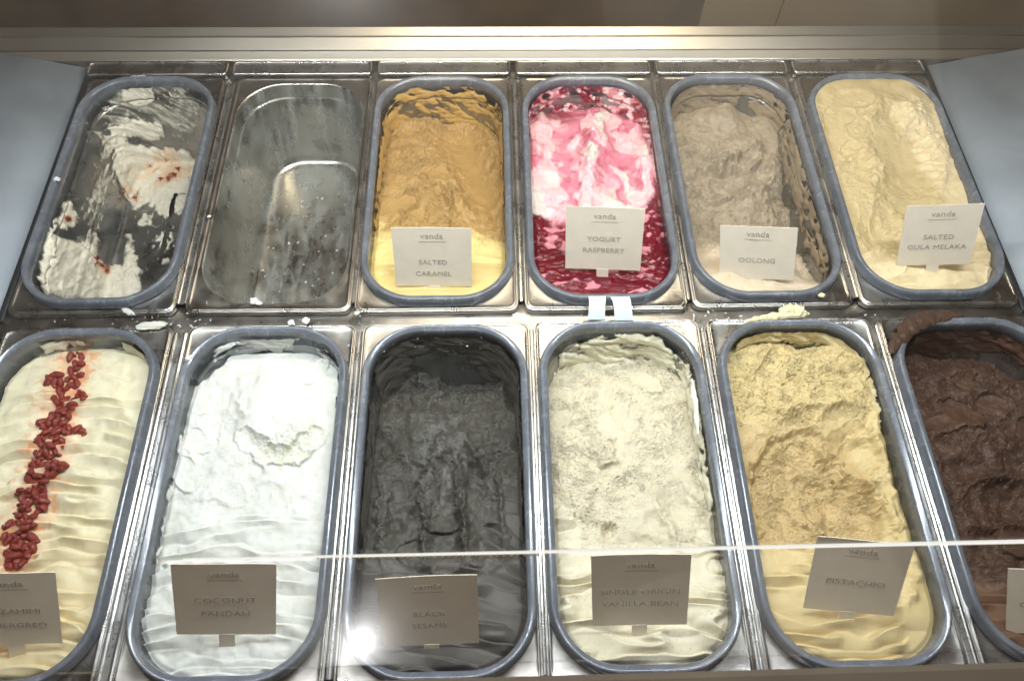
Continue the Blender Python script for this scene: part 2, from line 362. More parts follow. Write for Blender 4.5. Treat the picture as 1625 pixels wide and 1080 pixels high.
# ------------------------------------------------------------------ gelato height fields
class Gel:
    def __init__(s, k, base, res=None, side=0.0, seed=0, col=(.8, .8, .8), grow=0.0):
        s.k = k; s.cx, s.y0 = PANS[k][0], PANS[k][1]+PL/2
        s.hw, s.hl, s.r = .0757+grow, .1643+grow, .0505+grow
        res = res or (.00058 if k > 7 else .0008)
        xs = np.arange(-s.hw-.0015, s.hw+.0015, res); ys = np.arange(-s.hl-.0015, s.hl+.0015, res)
        s.x, s.y = np.meshgrid(xs, ys); s.shape = s.x.shape
        v = (s.y+s.hl)/(2*s.hl)*100
        s.h = np.interp(v, [b[0] for b in base], [b[1] for b in base])
        s.h = s.h - side*np.abs(s.x/s.hw)**3
        s.wxx = s.x+s.cx; s.wyy = s.y+s.y0
        s.px, s.py = proj(np.stack([s.wxx, s.wyy, s.h*.001], -1))
        s.seed = seed+k*13
        X, Y = s.wxx*1000, s.wyy*1000; s.X, s.Y = X, Y      # mm
        s.qx = s.px+14*(fbm(X/9, Y/9, 4, s.seed)-.5); s.qy = s.py+14*(fbm(X/9, Y/9, 4, s.seed+50)-.5)
        s.col = np.ones(s.shape+(3,))*np.array(col); s.later = []; s.gloss = np.zeros(s.shape); s.tear = np.zeros(s.shape)
    def mask(s, pts, soft=6, warp=True):
        a, b = (s.qx, s.qy) if warp else (s.px, s.py)
        return ss(-soft, soft, poly_sd(a, b, pts))
    def line(s, pts, warp=True):
        a, b = (s.qx, s.qy) if warp else (s.px, s.py)
        return seg_dist(a, b, pts)
    def bump(s, *a, **k): s.later.append(lambda: s._bump(*a, **k))
    def _bump(s, cx, cy, rx, ry, h, rot=0, p=2, warp=True):
        a, b = (s.qx, s.qy) if warp else (s.px, s.py)
        c, n = math.cos(rot), math.sin(rot)
        u = ((a-cx)*c+(b-cy)*n)/rx; v = (-(a-cx)*n+(b-cy)*c)/ry
        s.h = s.h+1.35*h*np.exp(-(np.abs(u)**p+np.abs(v)**p))
    def ridge(s, *a, **k): s.later.append(lambda: s._ridge(*a, **k))
    def _ridge(s, pts, wd, h, sharp=1.4, warp=True):
        d, t = s.line(pts, warp); h = h*1.5; s.h = s.h+h*np.exp(-(d/wd)**sharp)*np.sin(np.pi*np.clip(t*.94+.03, 0, 1))**.5
    def scoop(s, *a, **k): s.later.append(lambda: s._scoop(*a, **k))
    def _scoop(s, pts, wd, dep, lip=1.0, warp=True):
        d, t = s.line(pts, warp); e = np.sin(np.pi*np.clip(t*.9+.05, 0, 1))**.4
        q = d/wd; dep = dep*2.0; lip = lip*2.0
        s.h = s.h-dep*e*np.clip(1-q*q, 0, 1)
        n = fbm(s.X/4, s.Y/4, 3, s.seed+7)
        s.h = s.h+lip*e*np.exp(-((q-1.12)/.16)**2)*(.3+1.4*n)
    def plate(s, pts, h, soft=3):
        m = s.mask(pts, soft); s.h = s.h+h*m; return m
    def torn(s, m, amp=1.0, sc=1.0, cracks=1.0, aniso=1.6):
        s.tear = np.maximum(s.tear, m*min(1, amp*1.1)); amp = amp*.95
        X, Y = s.X/sc, s.Y/sc
        wx = 2.4*(fbm(X/5, Y/5, 3, s.seed+3)-.5)*5; wy = 2.4*(fbm(X/5, Y/5, 3, s.seed+4)-.5)*5
        a = fbm((X+wx)/7.5, (Y+wy)/7.5*1.2, 5, s.seed+5, .46)-.5
        b = ridged((X+wx)/5.5/aniso*1.5, (Y+wy)/5.5*aniso*.8, 4, s.seed+6)
        c = ss(.45, .8, fbm((X+wx)/3.2/aniso, (Y+wy)/3.2*1.2, 4, s.seed+9))
        w1 = worley((X+wx)/3.0/aniso, (Y+wy)/2.6, s.seed+11)
        pit = ss(.34, .08, w1)*ss(.42, .6, fbm(X/13, Y/13, 2, s.seed+12))
        s.h = s.h+m*(amp*3.2*a+amp*.55*c-amp*cracks*1.3*ss(.88, 1.0, b)*ss(.40, .55, fbm(X/11, Y/11, 2, s.seed+18))-amp*2.0*cracks*pit)
        pt = ss(.44, .58, fbm(X/16, Y/12, 3, s.seed+14))
        dash = ss(.36, .16, worley((X+wx*.6)/3.6, (Y+wy*.6+.8*np.sin(X/3))/1.75, s.seed+15))*pt
        dots = ss(.30, .12, worley((X+wx)/1.7, (Y+wy)/1.5, s.seed+16))*ss(.50, .62, fbm(X/9+5, Y/9, 3, s.seed+17))
        s.h = s.h-m*min(1, amp)*cracks*(.8*dash+.35*dots)
        s.h = s.h+m*amp*.16*(vn(X/.95, Y/.95, s.seed+2)-.5)
    def lumps(s, m, amp=3, sc=12):
        n = fbm(s.X/sc, s.Y/sc, 3, s.seed+21)-.5; fl = np.tanh(n*5)/2.6
        s.h = s.h+m*amp*1.3*(n+.5*fl)*2
    def facets(s, n, m, size=(16, 34), tilt=.10, lip=1.1, curve=2.0, seed=0, stri=.16):
        # overlapping spatula and scoop passes: smooth, slightly dished patches with ragged lips
        r = np.random.RandomState(s.seed+seed); X0, X1, Y0, Y1 = s.X.min(), s.X.max(), s.Y.min(), s.Y.max()
        wn1 = fbm(s.X/7, s.Y/7, 4, s.seed+71)-.5; wn2 = fbm(s.X/7, s.Y/7, 4, s.seed+72)-.5
        fine = fbm(s.X/2.2, s.Y/2.2, 3, s.seed+73)
        for i in range(n):
            cx, cy = r.uniform(X0, X1), r.uniform(Y0, Y1); a = r.uniform(-.9, .9)+math.pi/2*(r.rand() < .35)
            rx, ry = r.uniform(*size), r.uniform(*size)*.62
            dx, dy = s.X-cx+6*wn1, s.Y-cy+6*wn2; u = dx*math.cos(a)+dy*math.sin(a); v = -dx*math.sin(a)+dy*math.cos(a)
            d = np.sqrt((u/rx)**2+(v/ry)**2)
            j = np.unravel_index(np.argmin((s.X-cx)**2+(s.Y-cy)**2), s.shape)
            if m[j] < .3: continue
            k = ss(1.03, .90, d)*m; gx, gy = r.uniform(-tilt, tilt), r.uniform(-tilt, tilt)
            core = d < .6; h0 = np.mean(s.h[core]) if core.any() else s.h[j]
            sx, sy = 0, 0
            if core.sum() > 20:
                A = np.c_[u[core], v[core], np.ones(core.sum())]; sx, sy, h0 = np.linalg.lstsq(A, s.h[core], rcond=None)[0]
            pl = h0+(sx+gx)*u+(sy+gy)*v+curve*(np.minimum(d, 1.1)**2-.55)+stri*(vn(u/30, v/1.1, s.seed+i)-.5)*2
            s.h = s.h*(1-k)+pl*k
            s.h = s.h+lip*m*np.exp(-((d-1.0)/.07)**2)*ss(.42, .62, fine)*(.5+.5*np.sin(np.arctan2(v, u)+i))*1.6
            s.tear = s.tear*(1-.85*k)
    def waves(s, m, spacing=10, amp=1.6, bend=6, slant=0, warp=7, sharp=5):
        X, Y = s.X, s.Y
        u = s.x/s.hw
        ph = (Y+slant*s.x*1000+bend*u*u+warp*1.5*(fbm(X/46, Y/16, 2, s.seed+31)-.5)*2+1.6*(fbm(X/14, Y/9, 2, s.seed+32)-.5))/spacing
        f = ph-np.floor(ph)
        ii = np.floor(ph)
        av = .15+1.25*ss(.2, .8, vn(ii*3.7+X/70, ii*5.3+X/30, s.seed+33))
        prof = f**1.5*(1-ss(.74, 1.0, f))*1.5+.25*np.sin(f*math.pi)
        s.h = s.h+m*amp*av*prof
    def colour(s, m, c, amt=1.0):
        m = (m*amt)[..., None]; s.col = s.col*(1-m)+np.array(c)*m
    def build(s, name, label, mat):
        for f in s.later: f()
        sd = rr_sd(s.x, s.y, s.hw, s.hl, s.r)
        # settle a little against the rim
        s.h = s.h - 2.2*ss(.005, 0, sd)*ss(-60, -6, s.h)
        keep = (sd > -.0006)
        ny, nx = s.shape
        idx = np.arange(ny*nx).reshape(ny, nx)
        q = keep[:-1, :-1] & keep[1:, :-1] & keep[:-1, 1:] & keep[1:, 1:]
        F = np.stack([idx[:-1, :-1][q], idx[:-1, 1:][q], idx[1:, 1:][q], idx[1:, :-1][q]], 1)
        V = np.stack([s.x, s.y, s.h*.001], -1).reshape(-1, 3)
        used = np.unique(F); mp = -np.ones(len(V), int); mp[used] = np.arange(len(used))
        me = mesh_from(name, V[used], mp[F])
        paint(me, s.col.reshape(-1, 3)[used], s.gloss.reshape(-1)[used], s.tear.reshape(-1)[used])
        t = thing(name, label, 'gelato', (s.cx, s.y0, 0))
        link('surface', me, mat, t)
        s.thing = t
        s.fpx, s.fpy = proj(np.stack([s.wxx, s.wyy, s.h*.001], -1))
        return t
    def where(s, px, py):
        d = (s.fpx-px)**2+(s.fpy-py)**2; i = np.unravel_index(np.argmin(d), s.shape)
        return Vector((s.wxx[i], s.wyy[i], s.h[i]*.001))
def rr_sd(x, y, hw, hl, r):
    qx = np.abs(x)-(hw-r); qy = np.abs(y)-(hl-r)
    return r-(np.hypot(np.maximum(qx, 0), np.maximum(qy, 0))+np.minimum(np.maximum(qx, qy), 0))
def paint(me, col, gloss=None, tear=None):
    a = me.color_attributes.new('flavour', 'FLOAT_COLOR', 'POINT')
    c = np.ones((len(me.vertices), 4), np.float32); c[:, :3] = np.clip(col, 0, 1); a.data.foreach_set('color', c.ravel())
    b = me.attributes.new('gloss', 'FLOAT', 'POINT')
    b.data.foreach_set('value', (np.zeros(len(me.vertices)) if gloss is None else gloss).astype(np.float32))
    d = me.attributes.new('tear', 'FLOAT', 'POINT')
    d.data.foreach_set('value', (np.full(len(me.vertices), .25) if tear is None else tear).astype(np.float32))

# thin layers clinging to the basin: basin surface sampled finely, pushed inward where a layer is
def fine_basin(na=48, ns=120, nw=44, levels=110, floor=0, ztop=.0, zbot=-.108):
    Z = np.linspace(0, 1, levels); R = []
    for f in Z:
        z = ztop+(zbot-ztop)*f; g_ = max(0, (-z-.003)/.105)
        q = .0016*(1-g_*.6)*float(ss(-.0192, -.0208, np.array(z)))
        R.append((.0780-.0145*g_-q, .1675-.0195*g_-q, .055-.009*g_-q, z))
    fl = [(.0625, .147, .045, -.1125), (.0600, .1445, .043, -.1165), (.0560, .1405, .040, -.1188)]
    if floor:
        R += fl
        for f in np.linspace(0, 1, floor): R.append((.050-.047*f, .1345-.047*f, .036-.0335*f, -.1195))
    cs = []
    for a, b, r, z in R:
        c = contour(a, b, r, na, ns, nw); cs.append(np.c_[c, np.full(len(c), z)])
    return np.stack(cs)          # levels x n x 3
def cling(k, parent, fn, mat, name='wall_smear', floor=0, ringed=True, zbot=-.108):
    S = fine_basin(floor=floor, zbot=zbot)
    if ringed:      # the inner lip of the plastic ring covers the first 16 mm
        m = S[..., 2] > -.0165
        sc_ = np.where(m, .9715, 1.0); S[..., 0] *= sc_; S[..., 1] *= np.where(m, .9818, 1.0)
    cx, y0 = PANS[k][0], PANS[k][1]+PL/2
    L, n, _ = S.shape
    du = np.roll(S, -1, 1)-np.roll(S, 1, 1); dv = np.gradient(S, axis=0)
    N = np.cross(du, dv); N /= np.linalg.norm(N, axis=-1, keepdims=True)+1e-12
    cen = np.zeros_like(S); cen[..., 2] = -.03; cen[..., 1] = S[..., 1]*.6
    N *= np.sign(np.sum((cen-S)*N, -1, keepdims=True))
    Wd = S+np.array([cx, y0, 0]); px, py = proj(Wd)
    X, Y, Z = Wd[..., 0]*1000, Wd[..., 1]*1000, Wd[..., 2]*1000
    per = np.cumsum(np.linalg.norm(S-np.roll(S, 1, 1), axis=-1), 1)*1000
    th, col, gl = fn(px, py, X, Y, Z, per)
    P = S+N*(np.maximum(th, 0)*.001)[..., None]+N*.0001
    keep = th > .04
    idx = np.arange(L*n).reshape(L, n); nx_ = np.roll(idx, -1, 1)
    kq = keep[:-1] | keep[1:]
    kq = kq & (np.roll(keep, -1, 1)[:-1] | keep[:-1])
    # drop the seam column
    kq[:, -1] = False
    F = np.stack([idx[:-1][kq], nx_[:-1][kq], nx_[1:][kq], idx[1:][kq]], 1)
    if len(F) == 0: return None
    used = np.unique(F); mp = -np.ones(L*n, int); mp[used] = np.arange(len(used))
    F = mp[F]
    V = P.reshape(-1, 3)[used]
    me = mesh_from(name, V, F)
    paint(me, col.reshape(-1, 3)[used], gl.reshape(-1)[used])
    fa = me.attributes.new('film', 'FLOAT', 'POINT'); fa.data.foreach_set('value', ss(.05, FILM[0], th.reshape(-1)[used]).astype(np.float32))
    return link(name, me, mat, parent)
FILM = [.9]
def const(shape, c): return np.ones(shape+(3,))*np.array(c)
def M_(px, py, pts, soft=5, X=None, Y=None, warp=12, s=0, sc=8):
    a = px+(warp*(fbm(X/sc, Y/sc, 4, s)-.5) if X is not None else 0); b = py+(warp*(fbm(X/sc, Y/sc, 4, s+9)-.5) if X is not None else 0)
    return ss(-soft, soft, poly_sd(a, b, pts))

# ------------------------------------------------------------------ 1: almost empty pan, cream smears with red specks
CREAM = (.80, .76, .64)
t1 = thing('gelato', 'cream gelato remnants with red berry bits smeared over an almost empty pan', 'gelato', (PANS[1][0], PANS[1][1]+PL/2, 0), 'gelato flavours in the pans')
def rest1(px, py, X, Y, Z, per):
    A = lambda pts, soft=5, warp=16: M_(px, py, pts, soft, X, Y, warp, 11, 7)
    U = X+Z; W = Y+.6*Z; a = fbm(U/9, W/9, 5, 3); b = fbm(U/4, W/5, 4, 5); st = fbm(U/3.5, W/30, 4, 8); big = fbm(U/22, W/22, 3, 61)
    th = np.zeros(px.shape)
    main = A([(190, 225), (255, 238), (300, 238), (312, 262), (300, 300), (290, 335), (262, 345), (236, 318), (214, 330), (193, 305), (183, 270)], 7)
    th += main*(2.5+7*a)
    low = A([(62, 440), (66, 400), (80, 375), (112, 380), (140, 395), (165, 425), (195, 425), (215, 400), (222, 448), (212, 472), (120, 476), (75, 466)], 6)
    th += low*(2+6*a)
    stripe = A([(198, 470), (196, 430), (200, 372), (208, 372), (216, 420), (226, 465)], 4, 10)
    th += stripe*(.8+2.2*b)
    wall = A([(125, 420), (130, 360), (150, 280), (160, 225), (172, 190), (205, 180), (196, 225), (180, 280), (166, 330), (155, 380), (150, 425)], 5, 26)
    th += wall*(.5+2.4*b)*ss(.38, .58, st*.5+a*.5)
    back = A([(150, 215), (160, 170), (190, 145), (245, 130), (300, 140), (325, 165), (318, 205), (300, 235), (255, 212), (205, 205), (175, 250)], 5, 20)
    th += back*(.3+2*b)*ss(.36, .58, .5*big+.5*a)
    tab = A([(194, 136), (240, 135), (246, 158), (234, 166), (214, 168), (196, 160)], 2, 5); th += tab*(2.0+a)
    th += A([(178, 200), (230, 190), (258, 200), (262, 216), (240, 225), (214, 212), (180, 216)], 4)*(1.4+3.5*b)
    th += A([(91, 345), (97, 322), (112, 318), (124, 345), (112, 362), (94, 360)], 4)*(.8+3.5*b)
    th += A([(218, 352), (232, 338), (246, 340), (244, 358), (226, 362)], 3)*(.8+3.5*b)
    th += A([(240, 385), (255, 368), (276, 362), (276, 392), (256, 398), (240, 395)], 4)*(.8+3.5*b)*ss(.42, .52, b)
    th += A([(250, 412), (268, 408), (270, 416), (256, 420)], 2, 6)*2
    th += A([(70, 420), (76, 385), (84, 345), (92, 345), (86, 390), (82, 430)], 3, 18)*ss(.45, .6, b)*3
    sc_ = ss(.74, .78, fbm(X/4, (Y+Z)/5, 4, 77))*1.2; th += sc_
    th = th-.12+.35*ss(.45, .7, .6*st+.4*big)*np.maximum(wall, back)
    film = ss(.40, .6, .6*st+.4*big)*.5
    th = np.where(th < .05, 0, th)
    th = th*.8+th*.06*(fbm(X/1.6, (Y+Z)/1.6, 3, 90)-.5)
    col = const(px.shape, CREAM)
    wm = ss(.5, .6, fbm(X/12, Y/12, 3, 92))*A([(255, 225), (320, 225), (320, 290), (270, 290), (215, 330), (195, 300)], 10)
    col = col*(1-wm[..., None]*.8)+np.array((.78, .60, .42))*wm[..., None]*.8
    for (cx, cy, r) in ((238, 262, 5), (284, 272, 5), (264, 251, 4), (275, 283, 7), (268, 287, 5), (258, 288, 5), (215, 318, 6), (194, 300, 4), (193, 306, 4), (106, 347, 5), (150, 410, 6), (166, 424, 7), (158, 420, 5), (166, 431, 5), (147, 418, 4)):
        d = np.hypot(px-cx, (py-cy)*1.2)+4*(fbm(X/2, Y/2, 3, 33)-.5)*2
        m = ss(r, r-2.0, d)[..., None]; halo = ss(r*2.4, r, d)[..., None]*.45
        col = col*(1-halo)+np.array((.72, .38, .22))*halo
        col = col*(1-m)+np.array((.16, .022, .014))*m; th = th+ss(r, r-2.5, d)*1.6*(th > .05)
    thin = ss(1.6, .2, th)[..., None]; col = col*(1-thin*.35)+np.array((.42, .41, .38))*thin*.35
    return th, col, np.full(px.shape, .25)
FILM[0] = 2.2
o = cling(1, t1, rest1, M['smear'], name='smear', floor=90)
FILM[0] = .9

def smear_fn(polys, col, base=.3, amp=2.6, thr=(.40, .50), s=0, streak=True, spec=.0):
    def f(px, py, X, Y, Z, per):
        a = fbm((X+Z)/11, (Y+.6*Z)/8, 4, s+3); st = fbm(per/30, Z/7+per/90, 4, s+8) if streak else a
        th = np.zeros(px.shape)
        for pts, lo, k in polys:
            th = np.maximum(th, M_(px, py, pts, 4, X, Y, 18, s+11, 7)*(base+amp*a)*k*ss(lo-.14, lo+.10, .55*st+.45*a))
        th = np.where(th < .12, 0, th)+(th > .12)*.7*(fbm(per/12, Z/2.2, 3, s+5)-.5)
        c = const(px.shape, col); thin = ss(1.0, .1, th)[..., None]
        c = c*(1-thin*.3)+np.array(col)*.6*thin*.3
        return th, c, np.full(px.shape, spec)
    return f

# ------------------------------------------------------------------ 3: caramel
CAR = (.40, .255, .095)
G = Gel(3, [(0, -4), (12, -5), (20, -10), (34, -16), (55, -22), (75, -32), (88, -44), (100, -50)], col=CAR, side=3, seed=1)
front = 1-ss(370, 388, G.qy)
fr = ss(366, 392, G.qy+8*np.sin(G.px/19))
G.colour(fr, (.66, .52, .22))
G.colour(ss(620, 600, G.qx)*ss(330, 365, G.qy), (.80, .62, .26))
sm1 = G.mask([(700, 205), (760, 190), (792, 230), (796, 300), (785, 345), (745, 335), (722, 300), (690, 240)], 9)
m = (1-fr)*(1-.85*sm1)
G.scoop([(720, 205), (755, 260), (770, 335)], 38, 9, 2)
G.h -= 6*G.mask([(645, 300), (700, 292), (712, 330), (722, 380), (640, 385)], 4); G.h -= 6*sm1
G.plate([(598, 320), (640, 315), (652, 375), (600, 380)], 4, 5)
G.ridge([(648, 290), (700, 292), (725, 288)], 7, 3)
G.bump(640, 205, 40, 22, 5); G.bump(760, 330, 26, 18, 5, .5); G.bump(735, 315, 14, 20, 4, -.6)
G.ridge([(720, 315), (745, 340), (780, 350)], 6, 4)
G.lumps(m, 2.6, 22); G.torn(m, .95, 1.0, 1.3); G.facets(5, (1-fr)*ss(200, 260, G.qy), (15, 26), .08, 1.6); G.facets(1, sm1, (24, 30), .02, 1.0, seed=3)
G.waves(fr, 11, 1.5, 5, warp=5)
G.torn(G.mask([(745, 375), (790, 372), (795, 395), (750, 398)], 6)*1.0, .9)
G.build('gelato', 'golden brown caramel gelato with smooth scoop marks and pale yellow front edge', M['gelato'])
cling(3, G.thing, smear_fn([([(600, 125), (800, 125), (806, 215), (745, 215), (720, 195), (690, 190), (640, 215), (600, 240)], .55, 1.0), ([(600, 180), (625, 180), (615, 300), (598, 380), (590, 340)], .47, .9), ([(780, 190), (806, 190), (806, 320), (795, 330)], .47, .8)], (.50, .32, .10), s=40), M['smear'])

# ------------------------------------------------------------------ 4: raspberry
G = Gel(4, [(0, -4), (25, -6), (45, -6), (70, -10), (88, -22), (100, -38)], col=(.78, .48, .53), side=3, seed=2)
X, Y = G.X, G.Y
wx = 16*(fbm(X/24, Y/30, 3, 61)-.5); wy = 16*(fbm(X/24, Y/30, 3, 62)-.5)
f1 = fbm((X+wx*1.6)/24, (Y+wy)/44, 4, 63, .42); f2 = fbm((X+wx*2)/16, (Y+wy*2)/36, 4, 64, .42)
white = ss(.46, .58, f1+.10*(870-G.px)/60*.5); G.colour(white, (.66, .60, .585))
deep = ss(.50, .68, f2+.08*(G.px-930)/80); G.colour(deep, (.56, .13, .22), .75)
G.colour(ss(.58, .66, fbm((X+wx)/6, (Y+wy)/14, 3, 66))*ss(.48, .60, f2), (.40, .05, .10), .5)
top = ss(190, 150, G.qy)*ss(.40, .56, fbm(X/8, Y/8, 3, 67)); G.colour(top, (.26, .012, .04), .85)
G.colour(G.mask([(842, 130), (880, 130), (900, 165), (915, 190), (860, 185), (845, 200)], 7), (.22, .01, .03), .85)
sauce = np.maximum(ss(352, 372, G.qy+10*np.sin(G.px/23)), np.maximum(G.mask([(1020, 330), (1060, 290), (1065, 470), (1015, 470)], 7), G.mask([(835, 335), (880, 345), (900, 470), (835, 470)], 6)))
low = sauce
lum = fbm((X+wx)/15, (Y+wy)/7, 3, 68)
vein = ss(.56, .63, fbm((X+wx)/20+4, (Y+wy*1.3)/8, 3, 69, .42))*ss(.42, .54, fbm(X/20, Y/12, 2, 70))
G.colour(low, (.13, .002, .012)); G.colour(low*vein, (.70, .26, .33), .8)
G.gloss = low*.8*(1-vein*.6)+(1-low)*.15+top*.3
G.h += low*(5.5*(lum-.5)+1.3*vein)
G.lumps(1-low, 2.4, 26); G.facets(12, (1-low), (14, 26), .07, 1.0); G.scoop([(900, 190), (890, 260), (880, 330)], 40, 5, 1.3); G.scoop([(985, 180), (990, 250), (985, 320)], 44, 6, 1.3)
G.h += (1-low)*1.8*(f1-.5)*2; G.torn((1-low)*ss(.45, .6, f2), .15, 1.0, .7)
G.ridge([(985, 205), (1015, 235), (1025, 300)], 8, 3); G.ridge([(860, 230), (940, 215), (1000, 230)], 9, 2)
G.bump(852, 355, 16, 9, 3); G.bump(850, 375, 20, 9, 3)
G.build('gelato', 'marbled pink and white raspberry gelato with dark red glossy sauce at the front', M['gelato_soft'])
def rasp(px, py, X, Y, Z, per):
    th, c, gl = smear_fn([([(838, 120), (1040, 120), (1045, 230), (1020, 200), (960, 170), (900, 175), (850, 205), (838, 240)], .47, 1.0), ([(1020, 200), (1050, 200), (1060, 330), (1030, 330)], .44, .7)], (.62, .26, .30), s=50)(px, py, X, Y, Z, per)
    m = ss(.45, .55, fbm(X/9, (Y+Z)/9, 3, 71))[..., None]; c = c*(1-m)+np.array((.24, .01, .03))*m
    m = ss(.55, .65, fbm(X/7, (Y+Z)/9, 3, 72))[..., None]; c = c*(1-m)+np.array((.85, .62, .64))*m
    return th, c, np.full(px.shape, .3)
cling(4, G.thing, rasp, M['smear'])

# ------------------------------------------------------------------ 5: oolong
OOL = (.33, .27, .195)
G = Gel(5, [(0, -6), (10, -8), (18, -20), (35, -38), (55, -34), (75, -30), (100, -42)], col=OOL, side=5, seed=3)
G.h -= 22*ss(G.cx+.028, G.cx+.062, G.wxx)*ss(PANS[5][1]+.30, PANS[5][1]+.22, G.wyy)*ss(PANS[5][1]+.03, PANS[5][1]+.06, G.wyy)
fr = ss(385, 410, G.qy); G.colour(fr, (.58, .48, .36))
G.lumps(1-fr, 4.5, 24); G.facets(8, ss(320, 280, G.qy), (16, 28), .12, 2.2, seed=1)
G.scoop([(1100, 275), (1150, 285), (1200, 270)], 28, 9, 4)
G.scoop([(1130, 330), (1180, 360), (1200, 400)], 50, 6, 1.5)
G.ridge([(1085, 268), (1130, 255), (1180, 262), (1240, 250)], 8, 6)
G.bump(1130, 180, 50, 30, 7); G.bump(1235, 250, 14, 40, 6)
G.torn((1-fr)*ss(205, 235, G.qy), .9, 1.0, 1.1); G.facets(6, (1-fr)*ss(290, 320, G.qy), (12, 20), .10, 1.4, seed=2); G.torn((1-fr)*ss(235, 205, G.qy), .4)
G.waves(fr, 12, 1.5, 5, warp=4); G.torn(G.mask([(1255, 375), (1310, 350), (1312, 420), (1265, 420)], 6), 1.5)
G.build('gelato', 'taupe brown oolong gelato with crumbly torn surface and a hollow at right', M['gelato'])
cling(5, G.thing, smear_fn([([(1062, 130), (1260, 130), (1280, 300), (1230, 220), (1180, 160), (1120, 190), (1065, 200)], .44, 1.0), ([(1235, 240), (1265, 240), (1318, 400), (1310, 440), (1280, 390)], .47, .9)], (.30, .235, .16), s=60), M['smear'])

# ------------------------------------------------------------------ 6: salted gula melaka
GUL = (.55, .44, .245)
G = Gel(6, [(0, -6), (8, -4), (20, -3), (40, 0), (60, 3), (80, 7), (92, 9), (97, 10), (100, 8)], col=GUL, side=2, seed=4, grow=.0035)
G.h += (7*np.exp(-((G.x+G.hw)/.007)**2)+3*np.exp(-((G.x-G.hw)/.009)**2))*ss(-.06, .06, G.y)*(.4+1.0*fbm(G.X/9, G.Y/5, 3, 401))
rim_m = np.maximum(ss(396, 420, G.qy), G.mask([(1440, 150), (1500, 180), (1560, 300), (1600, 420), (1545, 460), (1500, 330), (1480, 280), (1452, 215), (1415, 180)], 8))
G.colour(rim_m, (.70, .58, .37))
sm = G.mask([(1395, 215), (1440, 205), (1480, 260), (1492, 300), (1470, 330), (1420, 335), (1385, 300), (1372, 250)], 10)
G.scoop([(1420, 215), (1445, 260), (1440, 310)], 48, 7, 1.4)
G.scoop([(1350, 180), (1330, 230), (1345, 260)], 38, 3, .8)
G.scoop([(1390, 350), (1410, 385)], 34, 5, 1.0)
G.ridge([(1372, 235), (1345, 255), (1328, 275)], 5, 4.2); G.ridge([(1372, 235), (1392, 262), (1405, 285)], 5, 3.5)
G.ridge([(1335, 165), (1360, 173), (1385, 168), (1400, 160)], 5, 2.5); G.ridge([(1390, 160), (1430, 170), (1450, 185), (1460, 210)], 10, 4)
G.bump(1460, 395, 16, 22, 6); G.bump(1440, 180, 22, 14, 4); G.bump(1555, 385, 18, 30, 4)
G.lumps(1-sm, 1.6, 30); G.facets(10, 1-sm, (16, 30), .07, 1.6)
G.torn(G.mask([(1340, 255), (1395, 265), (1425, 340), (1430, 400), (1370, 395), (1340, 330)], 10), .45)
G.torn(G.mask([(1370, 150), (1450, 160), (1475, 230), (1430, 215), (1390, 190)], 8), .6)
G.torn(1-sm, .08); G.waves(ss(385, 405, G.qy), 12, 2.4, 5, warp=5)
G.build('gelato', 'beige gula melaka gelato mounded to the rim with smooth scooped hollow', M['gelato_soft'])
cling(6, G.thing, smear_fn([([(1290, 115), (1340, 115), (1480, 140), (1560, 300), (1500, 230), (1420, 150), (1300, 135)], .40, 1.0)], (.72, .60, .38), s=70), M['smear'])

# ------------------------------------------------------------------ 7: cream with red berries
G7 = G = Gel(7, [(0, -6), (10, -5), (30, -5), (60, -7), (85, -9), (93, -12), (100, -19)], col=(.72, .67, .50), side=2.5, seed=5)
G.colour(ss(700, 1000, G.py), (.72, .60, .36), .8)
d, _ = G.line([(118, 566), (100, 640), (80, 720), (50, 810), (20, 900), (5, 1000)])
G.colour(ss(46, 16, d+14*(fbm(G.X/6, G.Y/5, 3, 402)-.5))*.6, (.80, .50, .32)); G.colour(ss(.56, .66, fbm(G.X/8, G.Y/6, 3, 403))*ss(60, 25, d), (.72, .30, .12), .7)
G.waves(ss(590, 640, G.qy), 13.5, 5.2, 15, slant=-.10, warp=6)
G.waves(ss(650, 600, G.qy), 30, 2.6, 6, slant=.5, warp=9)
G.lumps(np.ones(G.shape), 1.4, 26); G.h -= 1.2*ss(26, 8, d)
G.build('gelato', 'cream gelato in spatula waves under a trail of dark red berries', M['gelato_soft'])
cling(7, G.thing, smear_fn([([(180, 520), (215, 530), (245, 590), (225, 575), (200, 560)], .40, 1.0), ([(60, 540), (110, 530), (140, 545), (70, 560)], .5, .8)], (.82, .80, .66), s=80), M['smear'])

# ------------------------------------------------------------------ 8: coconut pandan
G = Gel(8, [(0, -7), (20, -7), (45, -6), (70, -8), (88, -12), (95, -18), (100, -30)], col=(.69, .70, .675), side=2.5, seed=6)
cres = G.mask([(388, 690), (412, 728), (450, 742), (495, 725), (512, 680), (498, 650), (480, 680), (450, 706), (415, 706)], 7)
G.colour(cres, (.70, .70, .56), .5)
G.bump(430, 648, 52, 52, 8.5, 0, 3, False); G.scoop([(395, 700), (425, 722), (470, 722), (500, 690)], 15, 3.2, 1.6)
G.bump(470, 728, 20, 9, 3); G.ridge([(380, 640), (392, 662), (412, 664)], 4, 1.5)
G.h -= 12*ss(0, 1, G.mask([(300, 520), (372, 520), (376, 552), (350, 575), (325, 600), (290, 610)], 9))
rough = ss(835, 790, G.qy)*(1-G.mask([(385, 590), (440, 585), (465, 620), (470, 665), (420, 690), (385, 670), (372, 630)], 8))
